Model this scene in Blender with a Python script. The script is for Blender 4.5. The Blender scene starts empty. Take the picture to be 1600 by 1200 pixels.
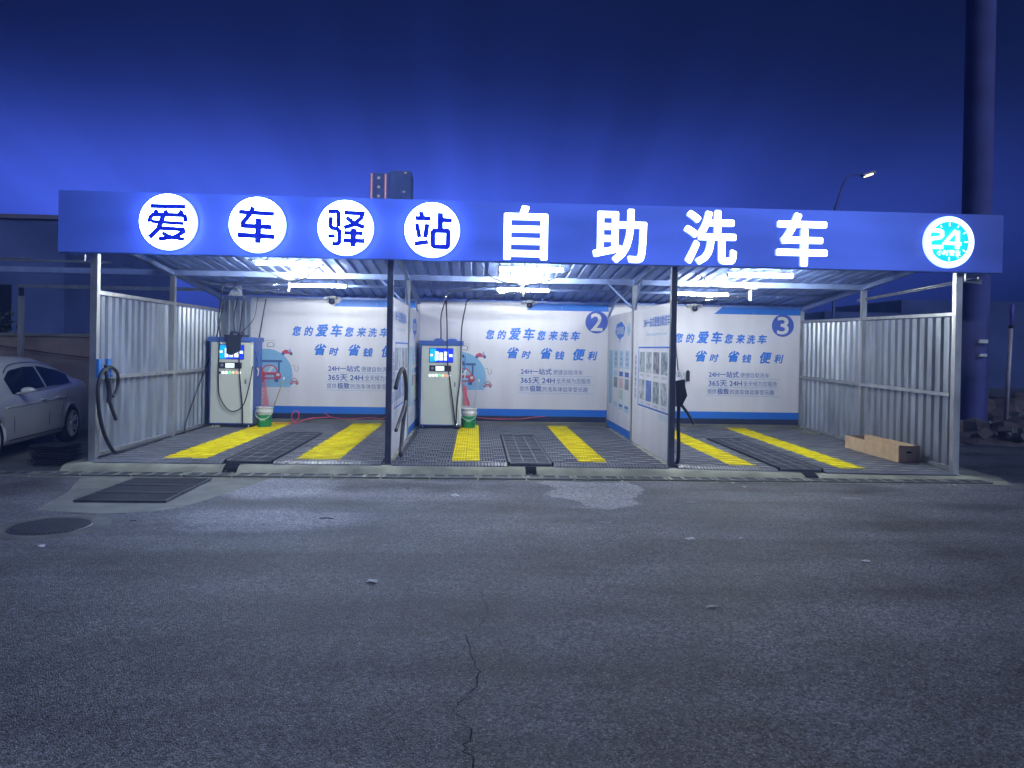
import bpy, bmesh, math, random
from mathutils import Vector, Matrix
random.seed(7)
S = bpy.context.scene
COL = S.collection
R = math.radians

# ------------------------------------------------------------------ camera
def make_camera():
    yaw, pitch, roll = .0486, -.0061, .0173
    cy, sy, cp, sp, cr, sr = math.cos(yaw), math.sin(yaw), math.cos(pitch), math.sin(pitch), math.cos(roll), math.sin(roll)
    w = Vector((sy*cp, cy*cp, sp)); r0 = Vector((cy, -sy, 0)); u0 = r0.cross(w)
    r = r0*cr + u0*sr; u = -r0*sr + u0*cr
    cam = bpy.data.cameras.new('camera'); o = bpy.data.objects.new('camera', cam); COL.objects.link(o)
    m = Matrix((r, u, -w)).transposed().to_4x4(); m.translation = Vector((5.1514, -10.5562, 1.6221))
    o.matrix_world = m
    cam.sensor_width = 36; cam.lens = 26.77; cam.shift_x = -.00106; cam.shift_y = -.0303
    cam.clip_end = 600; cam.clip_start = .05
    S.camera = o
make_camera()

# ------------------------------------------------------------------ night sky
def make_world():
    wd = bpy.data.worlds.new('World'); S.world = wd; wd.use_nodes = True
    nt = wd.node_tree; nt.nodes.clear()
    N = nt.nodes.new; L = nt.links.new
    out = N('ShaderNodeOutputWorld'); bg = N('ShaderNodeBackground'); L(bg.outputs[0], out.inputs[0])
    tc = N('ShaderNodeTexCoord'); sep = N('ShaderNodeSeparateXYZ'); L(tc.outputs['Generated'], sep.inputs[0])
    def M(op, a, b=None, c=None, clamp=False):
        n = N('ShaderNodeMath'); n.operation = op; n.use_clamp = clamp
        for i, v in enumerate((a, b, c)):
            if v is None: continue
            if isinstance(v, (int, float)): n.inputs[i].default_value = v
            else: L(v, n.inputs[i])
        return n.outputs[0]
    x, y, z = sep.outputs
    def gauss(v, mu, sg):
        d = M('DIVIDE', M('SUBTRACT', v, mu), sg)
        return M('EXPONENT', M('MULTIPLY', M('MULTIPLY', d, d), -1.0))
    # blue glow behind the shelter, its broad fanning streaks imitating lens glare
    band = gauss(z, .155, .098); wide = gauss(z, .15, .26)
    az = gauss(x, -.10, .50)
    front = M('MULTIPLY', M('ADD', y, .15), 1.2, clamp=True)
    th = M('ARCTAN2', M('SUBTRACT', z, -.30), M('ADD', x, -.02))
    cmb = N('ShaderNodeCombineXYZ'); L(M('MULTIPLY', th, 11.0), cmb.inputs[0]); L(M('MULTIPLY', x, .8), cmb.inputs[1]); L(M('MULTIPLY', z, 1.5), cmb.inputs[2])
    no = N('ShaderNodeTexNoise'); L(cmb.outputs[0], no.inputs['Vector']); no.inputs['Scale'].default_value = 1.0; no.inputs['Detail'].default_value = 2.5; no.inputs['Roughness'].default_value = .45
    st = M('ADD', M('MULTIPLY', M('SUBTRACT', no.outputs[0], .5), .7), 1.0)
    st2 = M('ADD', M('MULTIPLY', M('SUBTRACT', no.outputs[0], .5), 1.2), 1.0)
    g = M('MULTIPLY', M('MULTIPLY', M('MULTIPLY', band, st), az), front)
    h = M('MULTIPLY', M('MULTIPLY', M('MULTIPLY', wide, M('MAXIMUM', st2, 0.0)), az), front)
    def C3(fac, col):
        n = N('ShaderNodeVectorMath'); n.operation = 'SCALE'; n.inputs[0].default_value = col; L(fac, n.inputs['Scale']); return n.outputs[0]
    def add(a, b):
        n = N('ShaderNodeVectorMath'); n.operation = 'ADD'; L(a, n.inputs[0]); L(b, n.inputs[1]); return n.outputs[0]
    one = M('ADD', 0.0, 1.0)
    tot = add(add(C3(g, (.115, .22, 1.50)), C3(h, (.008, .020, .135))), C3(one, (.0007, .0013, .010)))
    L(tot, bg.inputs[0]); bg.inputs[1].default_value = 1.0
make_world()

# soft, weak blue-white sun added as fill to brighten the road and the car
sd = bpy.data.lights.new('night_fill', 'SUN'); so = bpy.data.objects.new('night_fill', sd); COL.objects.link(so)
sd.energy = 1.35; sd.angle = R(30); sd.color = (.62, .74, 1.0)
so.rotation_euler = Vector((-.50, .80, -.55)).to_track_quat('-Z', 'Y').to_euler()
S.view_settings.view_transform = 'Standard'; S.view_settings.look = 'None'
S.view_settings.exposure = 0; S.view_settings.gamma = 1
S.cycles.use_denoising = True
S.cycles.max_bounces = 6; S.cycles.diffuse_bounces = 3; S.cycles.glossy_bounces = 3
S.cycles.sample_clamp_indirect = 4

# ------------------------------------------------------------------ materials
MATS = {}
def nodes(name):
    m = bpy.data.materials.new(name); m.use_nodes = True
    nt = m.node_tree; b = nt.nodes['Principled BSDF']
    return m, nt, b
def mat(name, col, rough=.6, metal=0., var=.12, scale=6., bump=0., bscale=40., emit=None, es=0., spec=.5, stretch=(1, 1, 1), dirt=0.):
    if name in MATS: return MATS[name]
    m, nt, b = nodes(name)
    N = nt.nodes.new; L = nt.links.new
    b.inputs['Roughness'].default_value = rough; b.inputs['Metallic'].default_value = metal
    b.inputs['Specular IOR Level'].default_value = spec
    tc = N('ShaderNodeTexCoord'); mp = N('ShaderNodeMapping'); mp.inputs['Scale'].default_value = stretch
    L(tc.outputs['Object'], mp.inputs[0])
    n = N('ShaderNodeTexNoise'); n.inputs['Scale'].default_value = scale; n.inputs['Detail'].default_value = 5; L(mp.outputs[0], n.inputs[0])
    rp = N('ShaderNodeValToRGB'); L(n.outputs[0], rp.inputs[0])
    rp.color_ramp.elements[0].position = .3; rp.color_ramp.elements[1].position = .7
    rp.color_ramp.elements[0].color = (*[c*(1-var) for c in col], 1); rp.color_ramp.elements[1].color = (*[min(1, c*(1+var)) for c in col], 1)
    L(rp.outputs[0], b.inputs['Base Color'])
    mr = N('ShaderNodeMapRange'); L(n.outputs[0], mr.inputs[0]); mr.inputs[3].default_value = max(.02, rough-.08); mr.inputs[4].default_value = min(1, rough+.08)
    L(mr.outputs[0], b.inputs['Roughness'])
    if bump:
        n2 = N('ShaderNodeTexNoise'); n2.inputs['Scale'].default_value = bscale; n2.inputs['Detail'].default_value = 4; L(mp.outputs[0], n2.inputs[0])
        bp = N('ShaderNodeBump'); bp.inputs['Strength'].default_value = bump; bp.inputs['Distance'].default_value = .01
        L(n2.outputs[0], bp.inputs['Height']); L(bp.outputs[0], b.inputs['Normal'])
    if emit: b.inputs['Emission Color'].default_value = (*emit, 1); b.inputs['Emission Strength'].default_value = es
    MATS[name] = m; return m

steel = mat('galvanised steel', (.50, .52, .55), .42, .75, .18, 9, stretch=(1, 1, .35))
shaded_post = mat('shaded navy steel', (.06, .07, .11), .45, .2, .25, 6)  # darker copy of the post steel, unlit front side put into the colour
steel_dk = mat('dull steel', (.22, .25, .33), .5, .5, .2, 7)
sheet = mat('corrugated zinc sheet', (.38, .42, .50), .38, .65, .28, 4, stretch=(1, 1, .25))
roofm = mat('blue grey roof sheet', (.20, .29, .66), .42, .2, .18, 3)
beamm = mat('bluish painted beam', (.24, .32, .60), .45, .2, .15, 5)
white_panel = mat('white pvc panel', (.65, .65, .75), .40, 0, .075, 1.1, stretch=(2.4, 2.4, .35))
blue_print = mat('blue print', (.012, .14, .62), .45, 0, .05, 4)
navy_print = mat('navy print', (.03, .10, .42), .5, 0, .05, 4)
gap_dark = mat('dark gap shade', (.02, .025, .06), .5, .2, .2, 4)
conc = mat('weathered concrete', (.27, .275, .22), .85, 0, .42, 2.6, .5, 60)
conc_dk = mat('damp concrete', (.13, .135, .13), .7, 0, .3, 1.7, .5, 50)
black_rubber = mat('black rubber', (.012, .014, .022), .5, 0, .2, 12)
black_plastic = mat('black plastic', (.018, .02, .03), .38, 0, .2, 12)
tile_grey = mat('grey plastic tile', (.165, .175, .205), .34, 0, .3, 1.6)
tile_yellow = mat('yellow plastic tile', (.95, .73, .004), .6, 0, .22, 5, spec=.15)
tile_under = mat('tile underside', (.014, .016, .022), .7, 0, .2, 5)
grate_m = mat('wet iron grate', (.10, .105, .12), .32, .6, .3, 8)
pit_bar = mat('worn pit bars', (.26, .28, .30), .4, .4, .4, 5)
grate_fill = mat('fine grate mesh', (.065, .075, .10), .4, .2, .35, 30, .8, 160)
void = mat('dark void', (.006, .007, .012), .9, spec=.1)
drain_frame = mat('drain frame', (.20, .21, .19), .7, .1, .3, 9)
kiosk_white = mat('kiosk white', (.62, .66, .62), .4, 0, .04, 3)
kiosk_blue = mat('kiosk blue', (.07, .14, .48), .35, .1, .1, 4)
white_plastic = mat('white plastic', (.72, .74, .74), .4, 0, .05, 8)
green_plastic = mat('green plastic', (.01, .25, .085), .35, 0, .1, 8)
red_plastic = mat('red coil plastic', (.75, .06, .09), .35, 0, .1, 10)
card = mat('brown cardboard', (.56, .40, .25), .85, 0, .14, 7, .3, 30)
card_dk = mat('cardboard end', (.30, .21, .17), .85, 0, .14, 7)
paper = mat('paper scrap', (.62, .63, .66), .7, 0, .1, 20)
dark_wall = mat('old rendered wall', (.15, .115, .11), .9, 0, .45, 1.3, .4, 14)
dark_bldg = mat('dark building', (.08, .115, .30), .9, 0, .3, .6)
glass_dk = mat('tinted car glass', (.006, .008, .016), .12, 0, .05, 3, spec=.3)
wood = mat('pale wooden pole', (.35, .30, .16), .6, 0, .2, 12)
blue_tape = mat('blue plastic hook', (.05, .20, .62), .4, 0, .1, 9)
chrome = mat('chrome', (.75, .76, .78), .15, 1., .05, 8)
lightblue = mat('pale blue print', (.20, .42, .68), .5, 0, .04, 3)
paleblue = mat('faint blue print', (.40, .55, .72), .5, 0, .04, 3)
red_print = mat('red print', (.50, .06, .10), .5, 0, .05, 3)
grey_print = mat('grey print', (.22, .24, .30), .5, 0, .4, 8)
white_print = mat('white print', (.68, .69, .72), .5, 0, .03, 3)
darkblue_print = mat('dark blue print', (.04, .09, .30), .5, 0, .05, 3)

def emis(name, col, s):
    if name in MATS: return MATS[name]
    m, nt, b = nodes(name)
    b.inputs['Base Color'].default_value = (*[min(.8, c) for c in col], 1)
    b.inputs['Emission Color'].default_value = (*col, 1); b.inputs['Emission Strength'].default_value = s
    MATS[name] = m; return m
sign_white = emis('lit white acrylic', (.36, .54, 1.0), 58.)
letter_white = emis('lit white letter', (.62, .76, 1.0), 9.)
sign_rim = emis('lit halo rim', (.25, .38, 1.0), 3.)
letter_side = emis('letter side', (.5, .68, 1.0), .8)
sign_cyan = emis('lit cyan acrylic', (.0, .62, .85), 1.05)
tube_on = emis('lit tube', (.94, 1.0, .95), 640.)
tube_rear = emis('lit rear tube', (.94, 1.0, .95), 130.)
lamp_on = emis('lit street lamp head', (1., .62, .28), 5.)
neon_pink = emis('lit pink strip', (1., .45, .42), .95)
win_on = emis('lit window', (1., .75, .6), .5)
def screen_mat():
    return [emis('lit cyan screen', (.0, .33, .95), 1.), emis('lit blue screen', (.0, .03, .85), 1.), emis('lit white tiles', (.9, 1, 1), 1.2),
            emis('lcd pale', (.75, .85, 1), .9), emis('lit button white', (1, 1, .95), 1.6), emis('lit button green', (.1, .9, .5), .8), emis('lit button red', (1, .35, .2), .9), emis('lit button amber', (1, .7, .3), 1.)]
SC = screen_mat()

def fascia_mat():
    m, nt, b = nodes('blue glare sign film'); N = nt.nodes.new; L = nt.links.new  # emission paints blue glare onto a dark board, fading at both ends
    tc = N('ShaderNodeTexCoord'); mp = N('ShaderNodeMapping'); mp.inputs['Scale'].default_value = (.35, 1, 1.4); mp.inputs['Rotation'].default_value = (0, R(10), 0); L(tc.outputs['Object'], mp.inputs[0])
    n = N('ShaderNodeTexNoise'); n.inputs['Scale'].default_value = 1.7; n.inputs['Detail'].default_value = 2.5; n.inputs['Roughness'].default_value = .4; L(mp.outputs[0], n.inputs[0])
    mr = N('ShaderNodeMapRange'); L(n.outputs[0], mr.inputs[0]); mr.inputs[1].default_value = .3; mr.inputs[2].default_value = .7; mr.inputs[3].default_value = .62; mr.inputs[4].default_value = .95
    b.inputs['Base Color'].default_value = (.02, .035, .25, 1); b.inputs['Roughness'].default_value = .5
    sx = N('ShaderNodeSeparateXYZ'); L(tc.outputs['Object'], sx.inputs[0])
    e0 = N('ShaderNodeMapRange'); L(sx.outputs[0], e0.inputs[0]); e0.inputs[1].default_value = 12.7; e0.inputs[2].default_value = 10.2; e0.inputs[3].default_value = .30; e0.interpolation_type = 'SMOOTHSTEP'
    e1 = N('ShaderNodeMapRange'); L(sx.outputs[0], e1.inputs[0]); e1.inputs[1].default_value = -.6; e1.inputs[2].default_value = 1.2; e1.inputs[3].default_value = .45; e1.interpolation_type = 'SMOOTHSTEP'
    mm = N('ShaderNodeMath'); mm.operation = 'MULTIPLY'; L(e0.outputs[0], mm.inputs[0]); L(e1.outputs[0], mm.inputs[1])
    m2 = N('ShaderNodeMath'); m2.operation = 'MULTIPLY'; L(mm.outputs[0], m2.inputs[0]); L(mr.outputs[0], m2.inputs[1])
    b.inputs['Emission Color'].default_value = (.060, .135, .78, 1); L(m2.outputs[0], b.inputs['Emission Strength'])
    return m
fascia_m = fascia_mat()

def road_mat():
    m, nt, b = nodes('asphalt'); N = nt.nodes.new; L = nt.links.new
    tc = N('ShaderNodeTexCoord'); P = tc.outputs['Object']
    def noise(s, d=4, r=.5):
        n = N('ShaderNodeTexNoise'); n.inputs['Scale'].default_value = s; n.inputs['Detail'].default_value = d; n.inputs['Roughness'].default_value = r; L(P, n.inputs[0]); return n.outputs[0]
    def M(op, a, b_=None, clamp=False):
        n = N('ShaderNodeMath'); n.operation = op; n.use_clamp = clamp
        for i, v in enumerate((a, b_)):
            if v is None: continue
            if isinstance(v, (int, float)): n.inputs[i].default_value = v
            else: L(v, n.inputs[i])
        return n.outputs[0]
    sep = N('ShaderNodeSeparateXYZ'); L(P, sep.inputs[0]); X, Y, Z = sep.outputs
    n1 = noise(1.1, 5, .6); n3 = noise(.35, 3)
    vo = N('ShaderNodeTexVoronoi'); vo.inputs['Scale'].default_value = 105; L(P, vo.inputs['Vector'])
    grain = noise(75, 3, .75)
    sp = N('ShaderNodeSeparateColor'); L(vo.outputs['Color'], sp.inputs[0])
    sq = M('MULTIPLY', sp.outputs[0], sp.outputs[0]); sq = M('MULTIPLY', sq, sq)
    near = M('MULTIPLY', M('SUBTRACT', .60, vo.outputs['Distance'], clamp=True), 2.0, clamp=True)
    speck = M('MULTIPLY', sq, near)
    v2 = N('ShaderNodeTexVoronoi'); v2.inputs['Scale'].default_value = 48; L(P, v2.inputs['Vector']); s2 = N('ShaderNodeSeparateColor'); L(v2.outputs['Color'], s2.inputs[0])
    mc = N('ShaderNodeMapRange'); L(n1, mc.inputs[0]); mc.inputs[1].default_value = .35; mc.inputs[2].default_value = .68; mc.inputs[4].default_value = .085
    wave = N('ShaderNodeTexNoise'); wmp = N('ShaderNodeMapping'); wmp.inputs['Scale'].default_value = (.22, 1.5, 1); L(P, wmp.inputs[0]); L(wmp.outputs[0], wave.inputs[0]); wave.inputs['Scale'].default_value = 1.0; wave.inputs['Detail'].default_value = 3
    wm = N('ShaderNodeMapRange'); L(wave.outputs[0], wm.inputs[0]); wm.inputs[1].default_value = .4; wm.inputs[2].default_value = .62; wm.inputs[4].default_value = .06
    base = M('ADD', M('ADD', mc.outputs[0], wm.outputs[0]), M('MULTIPLY', n3, .06))
    gr = N('ShaderNodeMapRange'); L(grain, gr.inputs[0]); gr.inputs[1].default_value = .36; gr.inputs[2].default_value = .62; gr.inputs[3].default_value = .25; gr.inputs[4].default_value = 1.55
    mod = M('MULTIPLY', gr.outputs[0], M('ADD', M('MULTIPLY', s2.outputs[1], .7), .65))
    base = M('ADD', base, .012)
    # paler stains with their own outlines, strengthened to paint the bays' light pool
    warp = M('MULTIPLY', M('SUBTRACT', noise(2.0, 4, .6), .5), 1.0)
    def patch(cx, cy, rx, ry, soft=.25):
        dx = M('DIVIDE', M('ADD', M('SUBTRACT', X, cx), warp), rx); dy = M('DIVIDE', M('ADD', M('SUBTRACT', Y, cy), M('MULTIPLY', warp, .7)), ry)
        r2 = M('ADD', M('MULTIPLY', dx, dx), M('MULTIPLY', dy, dy))
        n = N('ShaderNodeMapRange'); L(r2, n.inputs[0]); n.inputs[1].default_value = 1+soft; n.inputs[2].default_value = 1-soft; n.interpolation_type = 'SMOOTHSTEP'; return n.outputs[0]
    p1 = patch(6.62, -1.2, .55, 1.15, .08); p2 = patch(2.7, -1.2, .75, .75, .6); p3 = patch(3.0, -3.0, .9, .45, .7); p4 = patch(4.2, -1.7, 1.3, .4, .8)
    p5 = patch(3.0, -.75, 12, .35, .6)
    add = M('ADD', M('ADD', M('MULTIPLY', p1, .17), M('MULTIPLY', p2, .15)), M('ADD', M('MULTIPLY', p3, .13), M('MULTIPLY', p4, .06)))
    add = M('ADD', add, M('MULTIPLY', p5, .03))
    d1 = patch(9.2, -1.0, 1.5, .4, .4); d2 = patch(-1.6, -1.4, 1.9, 1.1, .3); d3 = patch(4.2, -1.2, .9, .35, .7)
    sub = M('ADD', M('MULTIPLY', d1, .06), M('ADD', M('MULTIPLY', d2, .05), M('MULTIPLY', d3, .05)))
    v = M('MAXIMUM', M('SUBTRACT', M('ADD', base, add), sub), .015); v = M('ADD', M('MULTIPLY', v, mod), M('MULTIPLY', speck, .42))
    cm = N('ShaderNodeCombineColor'); L(M('MULTIPLY', v, .95), cm.inputs[0]); L(M('MULTIPLY', v, .96), cm.inputs[1]); L(M('MULTIPLY', v, 1.10), cm.inputs[2])
    L(cm.outputs[0], b.inputs['Base Color'])
    rr = N('ShaderNodeMapRange'); L(n1, rr.inputs[0]); rr.inputs[3].default_value = .55; rr.inputs[4].default_value = .85; L(rr.outputs[0], b.inputs['Roughness'])
    b.inputs['Specular IOR Level'].default_value = .35
    bp = N('ShaderNodeBump'); bp.inputs['Strength'].default_value = .9; bp.inputs['Distance'].default_value = .012
    L(M('ADD', grain, M('MULTIPLY', vo.outputs['Distance'], -.8)), bp.inputs['Height']); L(bp.outputs[0], b.inputs['Normal'])
    return m
road_m = road_mat()

# ------------------------------------------------------------------ mesh helpers
class MB:
    def __init__(s): s.v = []; s.f = []; s.mi = []; s.mats = []; s.smooth = []
    def m(s, mt):
        if mt not in s.mats: s.mats.append(mt)
        return s.mats.index(mt)
    def add(s, vs, fs, mt, smooth=False):
        o = len(s.v); i = s.m(mt); s.v += [tuple(p) for p in vs]
        for f in fs: s.f.append([k+o for k in f]); s.mi.append(i); s.smooth.append(smooth)
        return s
    def box(s, x0, x1, y0, y1, z0, z1, mt):
        return s.add([(x0,y0,z0),(x1,y0,z0),(x1,y1,z0),(x0,y1,z0),(x0,y0,z1),(x1,y0,z1),(x1,y1,z1),(x0,y1,z1)],
                     [(0,3,2,1),(4,5,6,7),(0,1,5,4),(1,2,6,5),(2,3,7,6),(3,0,4,7)], mt)
    def obox(s, c, ax, ay, az, mt):   # oriented box, half-axis vectors
        c, ax, ay, az = map(Vector, (c, ax, ay, az))
        vs = [c + ax*i + ay*j + az*k for k in (-1, 1) for j in (-1, 1) for i in (-1, 1)]
        return s.add(vs, [(0,2,3,1),(4,5,7,6),(0,1,5,4),(1,3,7,5),(3,2,6,7),(2,0,4,6)], mt)
    def bar(s, a, b, w, h, mt, up=(0, 0, 1)):
        a, b = Vector(a), Vector(b); d = (b-a); l = d.length/2; d.normalize(); r = d.cross(Vector(up)).normalized(); u = r.cross(d)
        return s.obox((a+b)/2, d*l, r*w/2, u*h/2, mt)
    def tube(s, pts, r, mt, n=8, smooth_path=True, rad=None):
        pts = [Vector(p) for p in pts]
        if smooth_path and len(pts) > 2:
            q = []; k = 6
            for i in range(len(pts)-1):
                p0 = pts[max(i-1, 0)]; p1 = pts[i]; p2 = pts[i+1]; p3 = pts[min(i+2, len(pts)-1)]
                for j in range(k):
                    t = j/k
                    q.append(.5*((2*p1) + (p2-p0)*t + (2*p0-5*p1+4*p2-p3)*t*t + (3*p1-p0-3*p2+p3)*t**3))
            q.append(pts[-1]); pts = q
        vs = []; prev = None
        for i, p in enumerate(pts):
            d = (pts[min(i+1, len(pts)-1)] - pts[max(i-1, 0)]).normalized()
            if prev is None: a = d.orthogonal().normalized()
            else: a = (prev - d*prev.dot(d)).normalized()
            prev = a; b = d.cross(a)
            rr = r if rad is None else rad(i/(len(pts)-1))
            vs += [p + (a*math.cos(2*math.pi*k/n) + b*math.sin(2*math.pi*k/n))*rr for k in range(n)]
        fs = [(i*n+k, i*n+(k+1) % n, (i+1)*n+(k+1) % n, (i+1)*n+k) for i in range(len(pts)-1) for k in range(n)]
        fs += [tuple(range(n-1, -1, -1)), tuple(range((len(pts)-1)*n, len(pts)*n))]
        return s.add(vs, fs, mt, True)
    def lathe(s, prof, c, mt, n=24, ax='z'):
        vs = []
        for r, h in prof:
            for k in range(n):
                a = 2*math.pi*k/n; x, y = r*math.cos(a), r*math.sin(a)
                p = {'z': (x, y, h), 'y': (x, h, y), 'x': (h, x, y)}[ax]
                vs.append((c[0]+p[0], c[1]+p[1], c[2]+p[2]))
        fs = [(i*n+k, i*n+(k+1) % n, (i+1)*n+(k+1) % n, (i+1)*n+k) for i in range(len(prof)-1) for k in range(n)]
        return s.add(vs, fs, mt, True)
    def poly(s, pts, mt): return s.add(pts, [tuple(range(len(pts)))], mt)
    def prism(s, pts, d, mt):  # flat polygon extruded by vector d
        n = len(pts); d = Vector(d); pts = [Vector(p) for p in pts]
        return s.add(pts + [p+d for p in pts], [tuple(range(n-1, -1, -1)), tuple(range(n, 2*n))] + [(i, (i+1) % n, n+(i+1) % n, n+i) for i in range(n)], mt)
    def build(s, name, parent=None, loc=None, fix=True, zfun=None):
        me = bpy.data.meshes.new(name)
        vs = s.v
        if zfun: vs = [(a, b, c+zfun(a, b)) for a, b, c in vs]
        me.from_pydata(vs, [], s.f)
        for mt in s.mats: me.materials.append(mt)
        me.polygons.foreach_set('material_index', s.mi); me.polygons.foreach_set('use_smooth', s.smooth)
        me.update()
        if fix:
            bm = bmesh.new(); bm.from_mesh(me); bmesh.ops.recalc_face_normals(bm, faces=bm.faces); bm.to_mesh(me); bm.free()
        o = bpy.data.objects.new(name, me); COL.objects.link(o)
        if parent is not None:
            o.parent = parent; o.matrix_parent_inverse = Matrix.Translation(-parent.location) if not any(parent.rotation_euler) else Matrix.Identity(4)
        if loc: o.location = loc
        return o
def tag(o, label, cat, group=None):
    o['label'] = label; o['category'] = cat
    if group: o['group'] = group
    return o
def thing(name, label, cat, loc=(0, 0, 0), group=None):
    o = bpy.data.objects.new(name, None); COL.objects.link(o); o.location = loc; o.empty_display_size = .2
    return tag(o, label, cat, group)
def struct(o): o['kind'] = 'structure'; return o
def copy_thing(root, loc, label=None):
    r = root.copy(); COL.objects.link(r); r.location = loc
    if label: r['label'] = label
    for ch in root.children:
        c = ch.copy(); COL.objects.link(c); c.parent = r
        for g in ch.children:
            d = g.copy(); COL.objects.link(d); d.parent = c
    return r

# text -> (verts, faces) fitted in a box w x h (lower left at 0,0)
_tc = {}
def glyphs(body, bold=0., shear=0.):
    key = (body, bold, shear)
    if key in _tc: return _tc[key]
    cu = bpy.data.curves.new('t', 'FONT'); cu.body = body; cu.offset = bold; cu.shear = shear; cu.resolution_u = 4
    o = bpy.data.objects.new('t', cu); COL.objects.link(o)
    me = bpy.data.meshes.new_from_object(o.evaluated_get(bpy.context.evaluated_depsgraph_get()))
    vs = [tuple(v.co) for v in me.vertices]; fs = [tuple(p.vertices) for p in me.polygons]
    bpy.data.objects.remove(o); bpy.data.meshes.remove(me); bpy.data.curves.remove(cu)
    x0 = min(v[0] for v in vs); x1 = max(v[0] for v in vs); y0 = min(v[1] for v in vs); y1 = max(v[1] for v in vs)
    vs = [((v[0]-x0)/(x1-x0), (v[1]-y0)/max(1e-6, y1-y0)) for v in vs]
    _tc[key] = (vs, fs); return _tc[key]
def text(mb, body, u0, u1, v0, v1, frame, mt, bold=0., shear=0., thick=0.):
    """letters fitted between u0..u1, v0..v1 of a wall frame (origin, udir, vdir, normal)"""
    O, U, V, Nn = map(Vector, frame); vs, fs = glyphs(body, 0, shear)
    if bold:
        r = bold*(v1-v0); k = 6 if not thick else 8
        for i in range(k):
            a = 2*math.pi*i/k+.3; du, dv = r*math.cos(a), r*math.sin(a)
            text(mb, body, u0+r+du, u1-r+du, v0+r+dv, v1-r+dv, (O+Nn*(.0002*(i+1)), U, V, Nn), mt, 0, shear, thick)
        u0 += r; u1 -= r; v0 += r; v1 -= r
    pts = [O + U*(u0+(u1-u0)*a) + V*(v0+(v1-v0)*b) for a, b in vs]
    if not thick: mb.add([p+Nn*.003 for p in pts], fs, mt)
    else:
        n = len(pts); cnt = {}
        for f in fs:
            for i in range(len(f)): cnt[(f[i], f[(i+1) % len(f)])] = 1
        sides = [(a, b, b+n, a+n) for (a, b) in cnt if (b, a) not in cnt]
        mb.add(pts + [p+Nn*thick for p in pts], [tuple(i+n for i in f) for f in fs], mt)
        o = len(mb.v) - 2*n
        for q in sides: mb.f.append([k+o for k in q]); mb.mi.append(mb.m(letter_side if mt == letter_white else mt)); mb.smooth.append(False)
    return mb
def stroke(mb, pts, w, frame, mt, thick=.02, z=0.):
    """thick flat polyline with mitred joints on a frame"""
    O, U, V, Nn = map(Vector, frame); P = [Vector((a, b)) for a, b in pts]; L_ = []; R_ = []
    for i, p in enumerate(P):
        d0 = (p-P[i-1]).normalized() if i else (P[1]-p).normalized()
        d1 = (P[i+1]-p).normalized() if i < len(P)-1 else d0
        t = (d0+d1).normalized(); nn = Vector((-t.y, t.x)); k = w/2/max(.5, nn.dot(Vector((-d0.y, d0.x))))
        L_.append(p+nn*k); R_.append(p-nn*k)
    for i in range(len(P)-1):
        q = [L_[i], R_[i], R_[i+1], L_[i+1]]
        mb.prism([O+U*a.x+V*a.y+Nn*z for a in q], Nn*thick, mt)
def disc_pts(c, r, frame, n=48, z=0., ry=None, a0=0, a1=360):
    O, U, V, Nn = map(Vector, frame)
    m_ = n if a1-a0 >= 360 else n+1
    return [O+U*(c[0]+r*math.cos(R(a0+(a1-a0)*k/n)))+V*(c[1]+(ry or r)*math.sin(R(a0+(a1-a0)*k/n)))+Nn*z for k in range(m_)]

# ------------------------------------------------------------------ measures
X1, X2, X3 = 3.962, 7.905, 12.0      # post lines
YM, YR = 2.636, 5.2                  # middle and rear post rows
RZ = -.10                            # road level
def g(x, y):                         # bay slab dips a little towards its right front
    t = min(1, max(0, (x-7.0)/4.6)); t = t*t*(3-2*t)
    return -.065*t*(1-min(1, max(0, y/5.2)))
def zroof(y): return 3.17-.1*y
BAYS = [(0.06, X1-.05), (X1+.06, X2-.05), (X2+.06, X3-.06)]

# ------------------------------------------------------------------ ground, road
b = MB(); b.poly([(-70, -30, RZ), (90, -30, RZ), (90, 260, RZ), (-70, 260, RZ)], road_m)
struct(b.build('road'))
# concrete slab with rounded kerb nose
b = MB(); nx = 40
prof = [(5.6, 0), (2.5, 0), (0, 0), (-.2, 0), (-.25, -.008), (-.31, -.035), (-.36, -.075), (-.39, -.096)]
xs = [-.25+12.75*i/nx for i in range(nx+1)]
vs = [(x, y, (z if z > -.001 else z)+.0) for x in xs for y, z in prof]
fs = [(i*8+j, i*8+j+1, (i+1)*8+j+1, (i+1)*8+j) for i in range(nx) for j in range(7)]
vv = []
for x, y, z in vs:
    gz = g(x, y); k = (z+.096)/.096
    vv.append((x, y, -.096+.096*k+gz*k))
b.add(vv, fs, conc, True)
for xe in (0, nx):
    e = [vv[xe*8+j] for j in range(8)]; q = e + [(e[0][0], -.39, RZ-.02), (e[0][0], 5.6, RZ-.02)]
    b.add(q, [tuple(range(10))], conc)
struct(b.build('concrete_slab'))
# concrete strip either side of the drain and the pale apron round the large grate
b = MB(); z = RZ+.004
b.poly([(-3.2, -.385, z), (-3.2, -.685, z), (12.35, -.685, z), (12.5, -.385, z)], mat('drain concrete', (.27, .275, .22), .85, 0, .3, 3, .4, 50))
struct(b.build('drain_edging'))
b = MB(); z = RZ+.004
edge = [(.20, -.665), (.35, -1.1), (.55, -1.7), (.68, -2.3), (.72, -2.62), (1.0, -2.7), (1.44, -2.78), (1.8, -2.72), (2.05, -2.55), (2.2, -2.2), (2.3, -1.8), (2.42, -1.3), (2.5, -.9), (2.55, -.665)]
b.poly([(x+random.uniform(-.02, .02), y, z) for x, y in edge], mat('apron concrete', (.145, .15, .135), .8, 0, .35, 3, .5, 50))
struct(b.build('concrete_apron'))
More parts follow.
